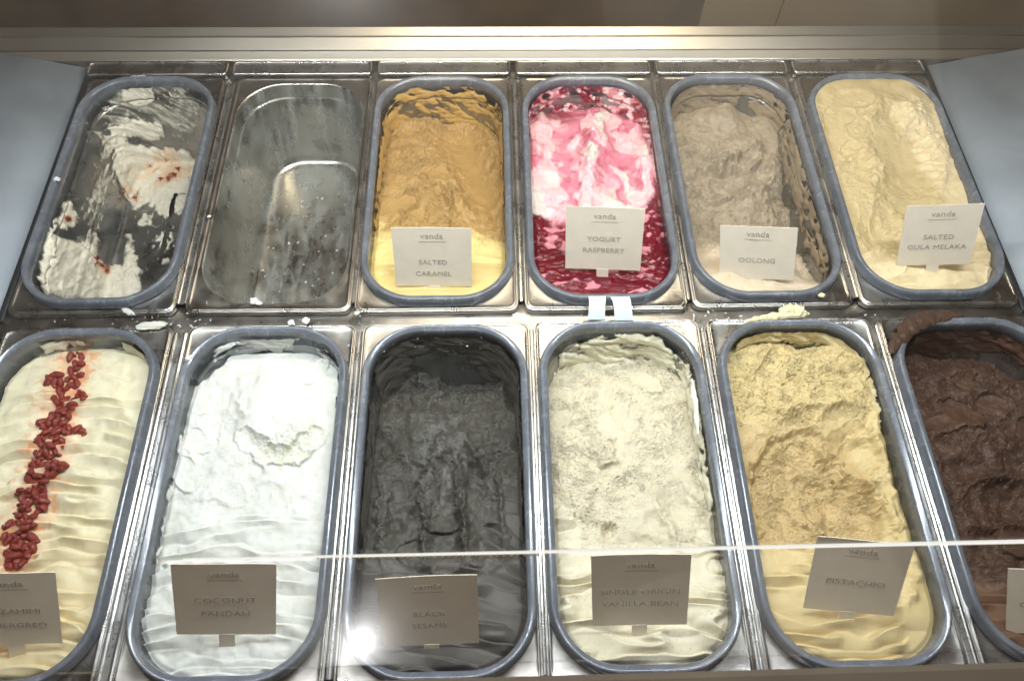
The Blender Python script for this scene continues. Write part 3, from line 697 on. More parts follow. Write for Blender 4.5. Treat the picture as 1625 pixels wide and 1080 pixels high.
G.lumps(np.ones(G.shape), 1.8, 22); G.facets(12, ss(840, 780, G.qy)*ss(60, 80, np.hypot(G.px-425, G.py-650)), (14, 26), .05, .9, 1.2); G.torn(rough, .3, 1.0, .5); G.torn(cres, .6, .8, 1.0); G.torn(rough*G.mask([(380, 690), (440, 690), (520, 600), (530, 560), (480, 540), (430, 560), (500, 600), (480, 720)], 12), .6)
G.waves(ss(800, 850, G.qy), 12.5, 3.6, 8, warp=7); G.ridge([(300, 800), (345, 790), (370, 800)], 8, 2)
G.build('gelato', 'snow white coconut gelato with a rounded scoop mark near its far end', M['gelato'])
cling(8, G.thing, smear_fn([([(375, 518), (430, 515), (475, 540), (440, 560), (380, 545)], .40, 1.1), ([(500, 530), (545, 600), (540, 700), (525, 620)], .47, .9), ([(330, 540), (380, 520), (390, 545), (340, 575)], .52, .8), ([(265, 800), (285, 690), (292, 690), (285, 800), (245, 900)], .54, .6)], (.86, .89, .88), s=90), M['smear'])

# ------------------------------------------------------------------ 9: black sesame
SES = (.062, .058, .050)
G = Gel(9, [(0, -7), (16, -8), (26, -14), (45, -22), (65, -30), (78, -36), (86, -54), (92, -64), (100, -66)], col=SES, side=5, seed=7)
fr = np.maximum(ss(880, 900, G.qy), G.mask([(775, 800), (832, 730), (840, 1060), (770, 1060), (765, 870)], 9))
fr = np.maximum(fr, G.mask([(560, 880), (610, 930), (600, 1060), (560, 1060)], 6))
G.scoop([(690, 565), (720, 590), (770, 588)], 40, 9, 2); G.bump(735, 592, 42, 16, -5); G.ridge([(672, 640), (720, 622), (790, 640)], 8, 3)
G.scoop([(640, 760), (640, 880)], 34, 4, 1.5); G.scoop([(700, 760), (705, 880)], 30, 4, 1.8); G.scoop([(755, 750), (770, 870)], 30, 5, 1.8)
G.ridge([(640, 610), (660, 570), (700, 555), (740, 560)], 6, 7); G.ridge([(650, 660), (668, 600), (700, 585)], 5, 5)
G.ridge([(735, 690), (760, 730), (780, 780)], 7, 3); G.ridge([(770, 545), (800, 600), (800, 650)], 8, 6)
G.bump(700, 700, 60, 40, 4); G.bump(632, 632, 12, 12, 7)
G.lumps(1-fr, 4.5, 24); G.torn((1-fr)*ss(860, 700, G.qy), .65); G.torn((1-fr)*ss(700, 860, G.qy), .2); G.facets(12, (1-fr)*ss(640, 700, G.qy), (14, 30), .08, 1.3, 1.6, 1); G.facets(5, (1-fr)*ss(690, 640, G.qy), (16, 26), .14, 2.4, 2.5, 2)
G.waves(fr, 14, 4.5, 9, slant=.25, warp=7)
G.bump(700, 800, 16, 60, 3); G.ridge([(620, 760), (610, 830), (612, 880)], 7, 2.5); G.ridge([(668, 800), (672, 880)], 5, 2.5); G.ridge([(735, 780), (742, 880)], 5, 3)
pale_patch = ss(.50, .72, fbm(G.X/5, G.Y/12, 4, 201))*np.exp(-((G.px-700)/42)**2-((G.py-730)/90)**2)  # streaky paler grey patch over the middle of the pan
G.colour(pale_patch, (.22, .22, .22), .5); G.colour(fr*.5, (.12, .11, .105))
G.build('gelato', 'charcoal grey black sesame gelato with a dark hollow at its far end', M['gelato_dark'])
cling(9, G.thing, smear_fn([([(590, 600), (600, 550), (650, 520), (760, 518), (820, 560), (830, 700), (790, 640), (740, 560), (660, 560), (610, 660)], .42, 1.2), ([(580, 640), (600, 640), (585, 900), (565, 900)], .44, 1.0), ([(815, 600), (835, 620), (838, 860), (822, 860)], .44, 1.0)], (.085, .08, .07), amp=2, s=100), M['smear'])

# ------------------------------------------------------------------ 10: vanilla bean
VAN = (.62, .565, .435)
G = Gel(10, [(0, -6), (20, -7), (30, -13), (45, -16), (70, -22), (86, -30), (94, -44), (100, -52)], col=VAN, side=3, seed=8)
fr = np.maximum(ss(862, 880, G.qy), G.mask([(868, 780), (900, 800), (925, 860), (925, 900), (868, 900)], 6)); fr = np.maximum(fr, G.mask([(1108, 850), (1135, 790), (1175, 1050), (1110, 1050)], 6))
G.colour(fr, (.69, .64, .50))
sm = G.mask([(985, 800), (1040, 790), (1065, 740), (1085, 700), (1110, 830), (1060, 865), (930, 868), (935, 840), (980, 850)], 10)
sm = np.maximum(sm, G.mask([(985, 660), (1005, 665), (1005, 735), (975, 745), (975, 700)], 6))
G.scoop([(1070, 790), (1100, 850)], 28, 4, 1.2); G.bump(966, 842, 10, 10, -7, 0, 3, False)
G.ridge([(938, 690), (942, 720), (955, 738), (975, 735), (972, 700)], 5, 4.5); G.bump(955, 715, 16, 26, 3)
G.bump(1030, 670, 50, 36, 4); G.ridge([(1000, 845), (1050, 850), (1085, 835)], 10, 2)
G.lumps(1-fr, 2.2, 24); G.torn((1-fr)*(1-.85*sm), 1.0, .9, 1.3, 1.9); G.facets(10, (1-fr), (11, 22), .07, 1.3, 1.0, 1)
G.waves(fr, 17, 5.5, 14, warp=12)
pod = ss(.90, .93, vn(G.X/1.1, G.Y/1.0, 300)); G.colour(pod, (.2, .16, .1), .4)
G.build('gelato', 'pale ivory vanilla bean gelato, finely torn behind with swirled smooth folds in front', M['gelato'])
cling(10, G.thing, smear_fn([([(875, 620), (890, 570), (925, 535), (1000, 528), (1050, 540), (1095, 590), (1120, 700), (1080, 640), (1050, 600), (960, 590), (900, 590), (880, 640)], .44, 1.2), ([(1085, 580), (1105, 620), (1130, 800), (1125, 880), (1108, 760)], .47, 1.2)], (.80, .78, .62), amp=3.2, s=110), M['smear'])

# ------------------------------------------------------------------ 11: pistachio
PIS = (.53, .395, .20)
G = Gel(11, [(0, -5), (22, -5), (30, -9), (45, -14), (60, -12), (75, -8), (90, -8), (96, -14), (100, -26)], col=PIS, side=2, seed=9)
G.colour(ss(720, 640, G.qy), (.59, .485, .26), .8)
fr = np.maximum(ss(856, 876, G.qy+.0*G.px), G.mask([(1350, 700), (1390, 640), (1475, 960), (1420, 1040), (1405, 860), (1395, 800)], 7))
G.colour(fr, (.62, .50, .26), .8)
tr = G.mask([(1195, 740), (1230, 690), (1290, 680), (1380, 780), (1420, 850), (1380, 866), (1200, 860)], 5)*(1-fr)
sm = G.mask([(1300, 660), (1360, 650), (1385, 740), (1370, 770), (1320, 720)], 9)
G.h -= 9*tr; G.scoop([(1270, 745), (1340, 810), (1385, 860)], 46, 8, 2.2)
G.scoop([(1220, 760), (1260, 870)], 40, 3, .8); G.scoop([(1330, 680), (1365, 735)], 34, 5, 2.0)
G.ridge([(1210, 560), (1190, 600), (1180, 650)], 6, 4); G.ridge([(1225, 545), (1195, 600)], 4, 4)
G.ridge([(1180, 640), (1240, 655), (1320, 640), (1380, 650)], 10, 6); G.bump(1235, 610, 40, 22, 4)
G.bump(1270, 545, 22, 14, -6); G.ridge([(1300, 525), (1330, 560), (1385, 580)], 9, 4); G.ridge([(1250, 570), (1330, 590), (1370, 580)], 9, 5)
rg = ss(700, 660, G.qy)*(1-fr)
G.lumps(1-fr, 2.8, 22); G.torn(rg*(1-.8*sm), 1.5, 1.25, 1.3); G.facets(4, rg, (10, 20), .14, 2.2, 1.6, 1); G.torn(tr, .85, .5, 1.2, 2.0); G.torn((1-fr)*(1-rg)*(1-tr)*(1-sm), .5); G.facets(2, sm, (20, 28), .05, 1.0, 1, 5)
for cx, cy in ((1390, 668), (1392, 690), (1397, 712), (1400, 736), (1408, 760), (1414, 785), (1417, 808), (1425, 830), (1448, 888), (1452, 915), (1446, 945)): G.bump(cx, cy, 10, 12, 4.2, .3)
G.waves(fr*ss(1420, 1390, G.px-(G.py-860)*.18), 15, 4.8, -12, slant=-.12, warp=8)
G.build('gelato', 'mustard yellow pistachio gelato, lumpy behind, grainy scooped slope and folded front', M['gelato'])
cling(11, G.thing, smear_fn([([(1165, 560), (1190, 515), (1260, 498), (1330, 510), (1390, 580), (1400, 700), (1360, 600), (1300, 540), (1200, 545), (1170, 640)], .34, 1.4)], (.66, .58, .36), amp=3.2, s=120), M['smear'])

# ------------------------------------------------------------------ 12: dark chocolate
CHO = (.060, .029, .018)
G = Gel(12, [(0, -5), (15, -5), (24, -9), (45, -14), (65, -16), (80, -20), (92, -30), (100, -34)], col=CHO, side=3, seed=10)
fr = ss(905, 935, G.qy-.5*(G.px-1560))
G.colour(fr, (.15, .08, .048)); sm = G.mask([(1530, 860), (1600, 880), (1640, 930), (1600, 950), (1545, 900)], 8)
G.colour(ss(.5, .6, fbm(G.X/9, G.Y/9, 3, 210))*(1-fr), (.085, .043, .026), .7)
G.lumps(1-fr, 4, 24); G.torn(1-fr, .75, 1.0, 1.1); G.facets(9, 1-fr, (14, 28), .09, 2.0, 1.6, 1)
G.scoop([(1450, 560), (1560, 545), (1640, 590)], 40, 8, 3); G.ridge([(1440, 700), (1520, 680), (1600, 700)], 10, 4); G.ridge([(1500, 770), (1580, 760), (1640, 780)], 10, 4)
G.scoop([(1560, 800), (1640, 800)], 34, 4, 2); G.waves(fr, 12, 3.0, 8, slant=.3, warp=6)
G.build('gelato', 'dark chocolate gelato, rough brown and smeared over its rim at right', M['gelato_dark'])
cling(12, G.thing, smear_fn([([(1430, 620), (1440, 540), (1500, 505), (1600, 500), (1700, 560), (1700, 640), (1600, 560), (1500, 560), (1460, 640)], .30, 1.5)], (.075, .035, .022), amp=3.2, s=130), M['smear'])
for o in bpy.data.objects:
    if o.get('category') == 'gelato': o['group'] = 'gelato flavours in the pans'

# smears lying on the rims
def rim_smear(k, pts, wd, hgt, col, mat, name, label, seed=0, z=.0118):
    """a ragged strip of gelato lying on top of a rim, traced along the rim in the photograph"""
    P = []
    n = 90; m = 14; V = []
    pw = [at(x, y, z) for x, y in pts]
    tot = [0]
    for a, b in zip(pw, pw[1:]): tot.append(tot[-1]+(b-a).length)
    for i in range(n):
        s_ = tot[-1]*i/(n-1); j = max(q for q in range(len(tot)-1) if tot[q] <= s_+1e-9); f = (s_-tot[j])/max(1e-9, tot[j+1]-tot[j])
        c = pw[j].lerp(pw[j+1], min(1, f)); d = (pw[min(j+1, len(pw)-1)]-pw[j]).normalized(); nrm = Vector((-d.y, d.x, 0))
        e = math.sin(math.pi*(i+.2)/(n-.6))**.35
        wl = wd*e*(.35+1.3*float(fbm(np.array([i/7.]), np.array([seed+.3]), 3, seed)[0])); wr = wd*e*(.35+1.3*float(fbm(np.array([i/6.]), np.array([seed+9.3]), 3, seed+3)[0]))
        for q in range(m):
            u = q/(m-1)*2-1; off = u*(wl if u < 0 else wr)
            hh = hgt*e*max(0, 1-u*u)**.7*(.3+1.4*float(fbm(np.array([i/4.]), np.array([q/3.]), 3, seed+5)[0]))
            V.append(tuple(c+nrm*off+Vector((0, 0, hh-.0012*abs(u)**3))))
    F = [(i*m+q, i*m+q+1, (i+1)*m+q+1, (i+1)*m+q) for i in range(n-1) for q in range(m-1)]
    me = mesh_from(name, V, F); paint(me, np.ones((n*m, 3))*np.array(col), np.zeros(n*m)+.2)
    return tag(link(name, me, mat), label, 'smear')
rim_smear(12, [(1415, 560), (1420, 545), (1436, 525), (1460, 508), (1490, 500), (1530, 500)], .0085, .0016, (.062, .032, .02), M['gelato_dark'], 'chocolate_smear', 'chocolate smeared over the far left curve of the last pan rim', 3)
rim_smear(11, [(1180, 512), (1215, 502), (1260, 500), (1285, 497)], .004, .003, (.80, .72, .48), M['gelato'], 'pistachio_smear', 'pale yellow smear on the far edge of the pistachio pan rim', 5)
rim_smear(11, [(1238, 497), (1250, 492), (1268, 494), (1280, 500)], .007, .006, (.84, .77, .52), M['gelato'], 'pistachio_blob', 'thick yellow flake behind the pistachio pan rim', 6)
rim_smear(10, [(1098, 600), (1104, 640), (1108, 690)], .0025, .0025, (.86, .85, .76), M['gelato'], 'vanilla_edge_smear', 'frosty smear on the right inner rim of the vanilla pan', 11)
rim_smear(8, [(358, 548), (385, 530), (420, 525), (440, 535)], .006, .003, (.88, .92, .91), M['gelato'], 'coconut_smear', 'white flaky smear at the far end of the coconut pan', 12, z=-.006)

for o in bpy.data.objects:
    if o.name.startswith('wall_smear') or o.name == 'smear': o['kind'] = 'stuff'
# ------------------------------------------------------------------ setting: case, bars, plates
def box(name, x0, x1, y0, y1, z0, z1, mat, bev=0.0, parent=None, seg=2):
    bm = bmesh.new(); bmesh.ops.create_cube(bm, size=1)
    for v in bm.verts: v.co = Vector(((x0+x1)/2+v.co.x*(x1-x0), (y0+y1)/2+v.co.y*(y1-y0), (z0+z1)/2+v.co.z*(z1-z0)))
    if bev: bmesh.ops.bevel(bm, geom=bm.edges[:], offset=bev, segments=seg, affect='EDGES', profile=.5)
    me = bpy.data.meshes.new(name); bm.to_mesh(me); bm.free()
    if bev:
        for p in me.polygons: p.use_smooth = True
    return link(name, me, mat, parent)
def struct(o): o['kind'] = 'structure'; return o
def extrude_x(name, prof, x0, x1, mat, closed=True, smooth=False, parent=None):
    n = len(prof); V = [(x0, y, z) for y, z in prof]+[(x1, y, z) for y, z in prof]
    F = [(i, (i+1) % n, n+(i+1) % n, n+i) for i in range(n if closed else n-1)]
    bm = bmesh.new(); vs = [bm.verts.new(v) for v in V]
    for f in F: bm.faces.new([vs[i] for i in f])
    if closed:
        bm.faces.new(vs[:n]); bm.faces.new(vs[n:][::-1])
    bmesh.ops.recalc_face_normals(bm, faces=bm.faces[:])
    me = bpy.data.meshes.new(name); bm.to_mesh(me); bm.free()
    if smooth:
        for p in me.polygons: p.use_smooth = True
    return link(name, me, mat, parent)

struct(box('case_liner', -.72, .72, -.03, .78, -.20, -.15, M['wall']))
# carrying bars under the flanges
struct(box('cross_bar', -.56, .565, .352, .388, -.016, -.0072, M['steel2'], .001))
struct(box('back_bar', -.55, .545, .728, .755, -.016, -.0072, M['steel2'], .001))
struct(box('front_bar', -.60, .60, -.03, .012, -.016, -.0072, M['steel2'], .001))
gaps_far = [-.3645, -.181, 0.0005, .1828, .3655]
gaps_near = [-.3578, -.171, .0102, .1920, .3765]
def bar_profile(name, xc, wd, y0, y1, mat, label, group):
    t = thing(name, label, 'divider bar', (xc, (y0+y1)/2, 0), group)
    hw = wd/2
    prof = [(-hw, -.0072), (-hw, -.0018), (-hw*.72, -.0006), (-hw*.45, -.0012), (-hw*.25, -.0030), (hw*.25, -.0030), (hw*.45, -.0012), (hw*.72, -.0006), (hw, -.0018), (hw, -.0072)]
    L = (y1-y0)/2; V = [(x, -L, z) for x, z in prof]+[(x, L, z) for x, z in prof]; n = len(prof)
    F = [(i, i+1, n+i+1, n+i) for i in range(n-1)]
    me = mesh_from('channel', V, F, False); link('channel', me, mat, t)
    return t
lab_f = ['steel strip between the cream remnants pan and the empty pan', 'thin steel strip between the empty pan and the caramel pan', 'steel strip between the caramel and raspberry pans',
         'steel strip between the raspberry and oolong pans', 'steel strip between the oolong and gula melaka pans']
lab_n = ['shiny steel strip between the berry topped and coconut pans', 'shiny steel strip between the coconut and sesame pans', 'shiny steel strip between the sesame and vanilla pans',
         'shiny steel strip between the vanilla and pistachio pans', 'shiny steel strip between the pistachio and chocolate pans']
wf = [.0105, .004, .0075, .0045, .0085]; wn = [.0135, .0065, .0045, .0075, .0085]
for x, l, wd in zip(gaps_far, lab_f, wf): bar_profile('divider_strip', x, wd, .389, .728, M['bar'], l, 'steel strips between the pans')
for x, l, wd in zip(gaps_near, lab_n, wn): bar_profile('divider_strip', x, wd, .012, .352, M['bar'], l, 'steel strips between the pans')

# short filler plates behind the far pans
for i, (xa, xb) in enumerate([(-.553, -.372), (-.366, -.185), (-.178, -.004), (.002, .181), (.187, .362), (.369, .545)]):
    V, F = loft([((xb-xa)/2-.004, .0085, .003, .0005), ((xb-xa)/2-.002, .0105, .004, .0028), ((xb-xa)/2-.001, .0115, .004, .0028), ((xb-xa)/2, .0125, .005, .0), ((xb-xa)/2, .0125, .005, -.006)])
    n = len(contour(.1, .01, .003))
    me = mesh_from('filler_plate', V, F)
    b = bmesh.new(); b.from_mesh(me); b.verts.ensure_lookup_table(); b.faces.new([b.verts[q] for q in range(n)]); b.to_mesh(me); b.free()
    o = link('filler_plate', me, M['steel']); o.location = ((xa+xb)/2, .7525, .0)
    tag(o, ['leftmost narrow steel filler plate behind the cream remnants pan', 'narrow steel filler plate behind the empty pan', 'narrow steel filler plate behind the caramel pan', 'narrow steel filler plate behind the raspberry pan', 'narrow steel filler plate behind the oolong pan', 'narrow steel filler plate behind the gula melaka pan'][i], 'filler plate', 'narrow filler plates along the back')

# stepped back rail
rail = extrude_x('back_rail', [(.767, -.006), (.767, .001), (.7685, .0022), (.7745, .0100), (.7765, .0105), (.7895, .0195), (.7900, .0212), (.7912, .0218), (.8000, .0272), (.8012, .0268), (.8020, -.006)], -1.1, 1.1, M['rail'])
struct(rail)
struct(box('back_board', -1.3, .262, .860, .880, -.08, .30, M['brown']))
struct(box('tan_board', .2625, .370, .856, .880, -.08, .30, M['brown2']))
struct(box('tan_board', .3715, 1.3, .856, .880, -.08, .30, M['brown2']))

# side plates, sloping up and outwards
def side_plate(sx, xin, label):
    bm = bmesh.new()
    pts = [(xin, -.03, -.010), (xin, .766, -.010), (xin+sx*.10, .766, .016), (xin+sx*.42, .766, .075), (xin+sx*.42, -.03, .075), (xin+sx*.10, -.03, .016)]
    v = [bm.verts.new(p) for p in pts]
    bm.faces.new([v[0], v[1], v[2], v[5]]); bm.faces.new([v[5], v[2], v[3], v[4]])
    lo = [bm.verts.new((p[0]+sx*.001, p[1], p[2]-.004)) for p in pts]
    bm.faces.new([lo[0], lo[5], lo[2], lo[1]]); bm.faces.new([lo[5], lo[4], lo[3], lo[2]])
    for a, b in ((0, 1), (1, 2), (2, 3), (3, 4), (4, 5), (5, 0)): bm.faces.new([v[a], lo[a], lo[b], v[b]])
    bmesh.ops.recalc_face_normals(bm, faces=bm.faces[:])
    bmesh.ops.bevel(bm, geom=[e for e in bm.edges if abs(e.verts[0].co.z-.016) < .001 and abs(e.verts[1].co.z-.016) < .001], offset=.03, segments=5, affect='EDGES')
    me = bpy.data.meshes.new('side_plate'); bm.to_mesh(me); bm.free()
    for p in me.polygons: p.use_smooth = True
    struct(link('side_plate', me, M['panel']))
side_plate(-1, -.557, ''); side_plate(1, .556, '')
for sx, x in ((-1, -.5525), (1, .5505)):
    struct(box('gap_shade_strip', x-.0035, x+.0035, .37, .765, -.014, -.003, M['gap_shade'], .001))  # near-black strip put in for the dark shade beside the outer far pans

# near trim bar and the glass
GY, GZ = -.0125, .262
trim = thing('front_trim_bar', 'blurred dark bronze trim bar across the bottom edge', 'trim bar', (0, GY, GZ))
pf = [(-.030, -.012), (-.030, .006), (-.024, .010), (-.0035, .010), (.0000, .0065), (.0005, -.009), (-.003, -.012)]
bar = extrude_x('bar', pf, -.7, .7, M['trim'], parent=trim)
_a, _b = at(450, 1079, GZ+.008), at(1625, 1046, GZ+.008)
_an = math.atan2(_b.y-_a.y, _b.x-_a.x); trim.rotation_euler.z = _an
trim.location = Vector((_a.x, _a.y, GZ))+Vector((math.cos(_an), math.sin(_an), 0))*(-_a.x)+Vector((math.sin(_an), -math.cos(_an), 0))*.001

gm = bpy.data.materials.new('clear_glass'); gm.use_nodes = True; t = gm.node_tree; t.nodes.clear()
out = t.nodes.new('ShaderNodeOutputMaterial'); tr = t.nodes.new('ShaderNodeBsdfTransparent'); tr.inputs[0].default_value = (.97, .985, .975, 1)
gl = t.nodes.new('ShaderNodeBsdfGlossy'); gl.inputs['Roughness'].default_value = .03
gl2 = t.nodes.new('ShaderNodeBsdfGlossy'); gl2.inputs['Roughness'].default_value = .2
df = t.nodes.new('ShaderNodeBsdfTranslucent'); df.inputs[0].default_value = (.9, .9, .9, 1)
fr = t.nodes.new('ShaderNodeFresnel'); fr.inputs[0].default_value = 1.5
mg = t.nodes.new('ShaderNodeMixShader'); mg.inputs[0].default_value = .5; t.links.new(gl.outputs[0], mg.inputs[1]); t.links.new(gl2.outputs[0], mg.inputs[2])
m1 = t.nodes.new('ShaderNodeMixShader'); 
ge = t.nodes.new('ShaderNodeNewGeometry'); sb = t.nodes.new('ShaderNodeMath'); sb.operation = 'SUBTRACT'; sb.inputs[0].default_value = 1; t.links.new(ge.outputs['Backfacing'], sb.inputs[1])
ml = t.nodes.new('ShaderNodeMath'); ml.operation = 'MULTIPLY'; t.links.new(fr.outputs[0], ml.inputs[0]); t.links.new(sb.outputs[0], ml.inputs[1])
t.links.new(ml.outputs[0], m1.inputs[0]); t.links.new(tr.outputs[0], m1.inputs[1]); t.links.new(mg.outputs[0], m1.inputs[2])
t.links.new(m1.outputs[0], out.inputs[0])
co = coords(t, (1, 1, 1)); nn_ = node(t, 'ShaderNodeTexNoise', Scale=7.0, Detail=6.0, Roughness=.6, Distortion=.5); t.links.new(co, nn_.inputs['Vector'])
hz = ramp(t, nn_.outputs['Fac'], .35, g(.003), .75, g(.022))
m2 = t.nodes.new('ShaderNodeMixShader'); t.links.new(hz, m2.inputs[0]); t.links.new(m1.outputs[0], m2.inputs[1]); t.links.new(df.outputs[0], m2.inputs[2])
t.links.new(m2.outputs[0], out.inputs[0])
M['glass'] = gm
M['glass_low'] = gm.copy(); M['glass_low'].name = 'hazy_glass'
for q_ in M['glass_low'].node_tree.nodes:
    if q_.type == 'VALTORGB': q_.color_ramp.elements[0].color = g(.02); q_.color_ramp.elements[1].color = g(.07)
    if q_.type == 'BSDF_GLOSSY' and q_.inputs['Roughness'].default_value > .1: q_.inputs['Roughness'].default_value = .125
em = bpy.data.materials.new('led_diffuser'); em.use_nodes = True; t = em.node_tree; t.nodes.clear()
out = t.nodes.new('ShaderNodeOutputMaterial'); e = t.nodes.new('ShaderNodeEmission'); e.inputs[0].default_value = (1, .97, .90, 1); e.inputs[1].default_value = .98
t.links.new(e.outputs[0], out.inputs[0]); M['led'] = em
# the edge line in the photograph: from (380, 886) to (1625, 862); height .29
EZ = .285
eL, eR = at(-500, 904, EZ), at(2200, 847, EZ)
def slab(name, a, b, c, d, th, mat, parent=None):
    """four corners in order, thickened downwards"""
    nrm = (b-a).cross(d-a).normalized()*th
    V = [a, b, c, d, a+nrm, b+nrm, c+nrm, d+nrm]
    F = [(0, 1, 2, 3), (7, 6, 5, 4), (0, 4, 5, 1), (1, 5, 6, 2), (2, 6, 7, 3), (3, 7, 4, 0)]
    return link(name, mesh_from(name, [tuple(v) for v in V], F, False), mat, parent)
gp = thing('lower_glass_pane', 'low clear glass pane between the bronze bar and the bright edge line', 'glass pane')
slab('pane', Vector((eL.x, eL.y-.052, EZ-.024)), Vector((eR.x, eR.y-.052, EZ-.024)), Vector((eR.x, eR.y-.002, EZ)), Vector((eL.x, eL.y-.002, EZ)), .003, M['glass_low'], gp)
le = thing('glass_edge_strip', 'bright thin lit edge line crossing the front row of pans', 'glass edge')
dirn = (eR-eL).normalized(); up = Vector((0, .0016, .0))
sL = at(292, 888, EZ)
slab('diffuser', sL-up*.25, eR-up*.7, eR+up*.7, sL+up*.25, .002, M['led'], le)
# led dots seen in the strip
n0 = at(505, 884, EZ); n1 = at(865, 879, EZ)
dm = plain('led_gap', (.45, .38, .20), .5)
V = []; F = []
for i in range(34):
    c = n0.lerp(n1, i/33)+Vector((0, 0, .0004)); a = .0007
    b = len(V); V += [(c.x-a, c.y-.0009, c.z), (c.x+a, c.y-.0009, c.z), (c.x+a, c.y+.0009, c.z), (c.x-a, c.y+.0009, c.z), (c.x-a, c.y-.0009, c.z-.0004), (c.x+a, c.y-.0009, c.z-.0004), (c.x+a, c.y+.0009, c.z-.0004), (c.x-a, c.y+.0009, c.z-.0004)]
    F += [(b, b+1, b+2, b+3), (b, b+4, b+5, b+1), (b+1, b+5, b+6, b+2), (b+2, b+6, b+7, b+3), (b+3, b+7, b+4, b)]
link('spacer_dots', mesh_from('spacer_dots', V, F, False), dm, le)
gu = thing('upper_glass_pane', 'large clear glass pane sloping over both rows of pans', 'glass pane')
slab('pane', Vector((eL.x, eL.y+.0016, EZ+.001)), Vector((eR.x, eR.y+.0016, EZ+.001)), Vector((eR.x, eR.y+.436, .80)), Vector((eL.x, eL.y+.436, .80)), .003, M['glass'], gu)

# ------------------------------------------------------------------ flavour cards
def text_mesh(s, size, bold=False, spacing=1.05, bev=0):
    cu = bpy.data.curves.new('t', 'FONT'); cu.body = s; cu.size = size; cu.align_x = 'CENTER'; cu.align_y = 'CENTER'
    cu.space_character = spacing; cu.extrude = .00012; cu.resolution_u = 3
    if bold: cu.offset = size*.012
    o = bpy.data.objects.new('t', cu); C.objects.link(o)
    dg = bpy.context.evaluated_depsgraph_get(); me = bpy.data.meshes.new_from_object(o.evaluated_get(dg))
    bpy.data.objects.remove(o); bpy.data.curves.remove(cu)
    return me
CARDS = [
 (3, [-0.0944, 0.409, -0.002], [[0.9999, 0.0153, -0.0071], [-0.0113, 0.2922, -0.9563], [-0.0125, 0.9562, 0.2924]], 0.0826, 0.0761, 0.0, [("SALTED", .0085, 0.0761*.42, 0), ("CARAMEL", .0085, 0.0761*.22, 0)], 'pale card reading salted caramel, its foot sunk in yellow gelato'),
 (4, [0.0908, 0.4251, 0.004], [[0.9911, -0.0473, -0.1245], [-0.1048, 0.3, -0.9482], [0.0822, 0.9528, 0.2924]], 0.0819, 0.0797, 0.0, [("YOGURT", .0085, 0.0797*.50, 0), ("RASPBERRY", .0085, 0.0797*.32, 0)], 'pale card reading yogurt raspberry'),
 (5, [0.2629, 0.418, -0.006], [[0.9396, -0.1576, -0.3038], [-0.2345, 0.3505, -0.9068], [0.2494, 0.9232, 0.2924]], 0.0793, 0.0674, 0.0, [("OOLONG", .0085, 0.0674*.36, 0)], 'cream white card reading oolong'),
 (6, [0.4589, 0.4262, 0.006], [[0.9622, -0.1691, -0.2134], [-0.1487, 0.33, -0.9322], [0.228, 0.9287, 0.2924]], 0.0743, 0.0774, 0.0, [("SALTED", .0085, 0.0774*.48, 0), ("GULA MELAKA", .0085, 0.0774*.31, 0)], 'slanted pale card reading salted gula melaka'),
 (7, [-0.4336, 0.0432, 0.008], [[0.9691, 0.1961, 0.1499], [0.0352, 0.4916, -0.8701], [-0.2443, 0.8485, 0.4695]], 0.0703, 0.0832, 0.0, [("HI  ZAMIMI", .0085, 0.0832*.48, 0), ("MIDIERGREO", .0085, 0.0832*.28, 0)], 'brown shaded card cut off by the left edge, before the berry topped gelato'),
 (8, [-0.2588, 0.0475, 0.008], [[0.9846, 0.1505, 0.0884], [0.0058, 0.4777, -0.8785], [-0.1744, 0.8655, 0.4695]], 0.0803, 0.0834, 0.0, [("COCONUT", .0092, 0.0834*.50, 0), ("PANDAN", .0092, 0.0834*.31, 0)], 'brown shaded card reading coconut pandan'),
 (9, [-0.0861, 0.0375, -0.001], [[0.9998, 0.0015, 0.0215], [0.0183, 0.4696, -0.8827], [-0.0114, 0.8829, 0.4695]], 0.0815, 0.0829, 0.0, [("BLACK", .0085, 0.0829*.46, 0), ("SESAME", .0085, 0.0829*.29, 0)], 'brown shaded card reading black sesame, in grey gelato'),
 (10, [0.0927, 0.0489, 0.006], [[0.996, -0.0715, -0.0528], [-0.0129, 0.4723, -0.8814], [0.0879, 0.8786, 0.4695]], 0.0804, 0.0844, 0.0, [("SINGLE ORIGIN", .0092, 0.0844*.49, 0), ("VANILLA BEAN", .0092, 0.0844*.32, 0)], 'brown shaded card reading single origin vanilla bean'),
 (11, [0.2748, 0.0562, 0.008], [[0.9852, -0.0441, -0.1655], [-0.1241, 0.4821, -0.8673], [0.118, 0.875, 0.4695]], 0.075, 0.0845, 0.0, [("PISTACHIO", .0092, 0.0845*.43, 0)], 'tilted brown shaded card reading pistachio'),
 (12, [0.4506, 0.0354, 0.004], [[0.9296, -0.2414, -0.2787], [-0.1124, 0.5342, -0.8378], [0.3511, 0.8101, 0.4695]], 0.0714, 0.0749, 0.0, [("CHOCOLATE", .0085, 0.0749*.46, 0), ("(DARK)", .0092, 0.0749*.25, 0)], 'card at the right edge in chocolate gelato, only its left part visible'),
]
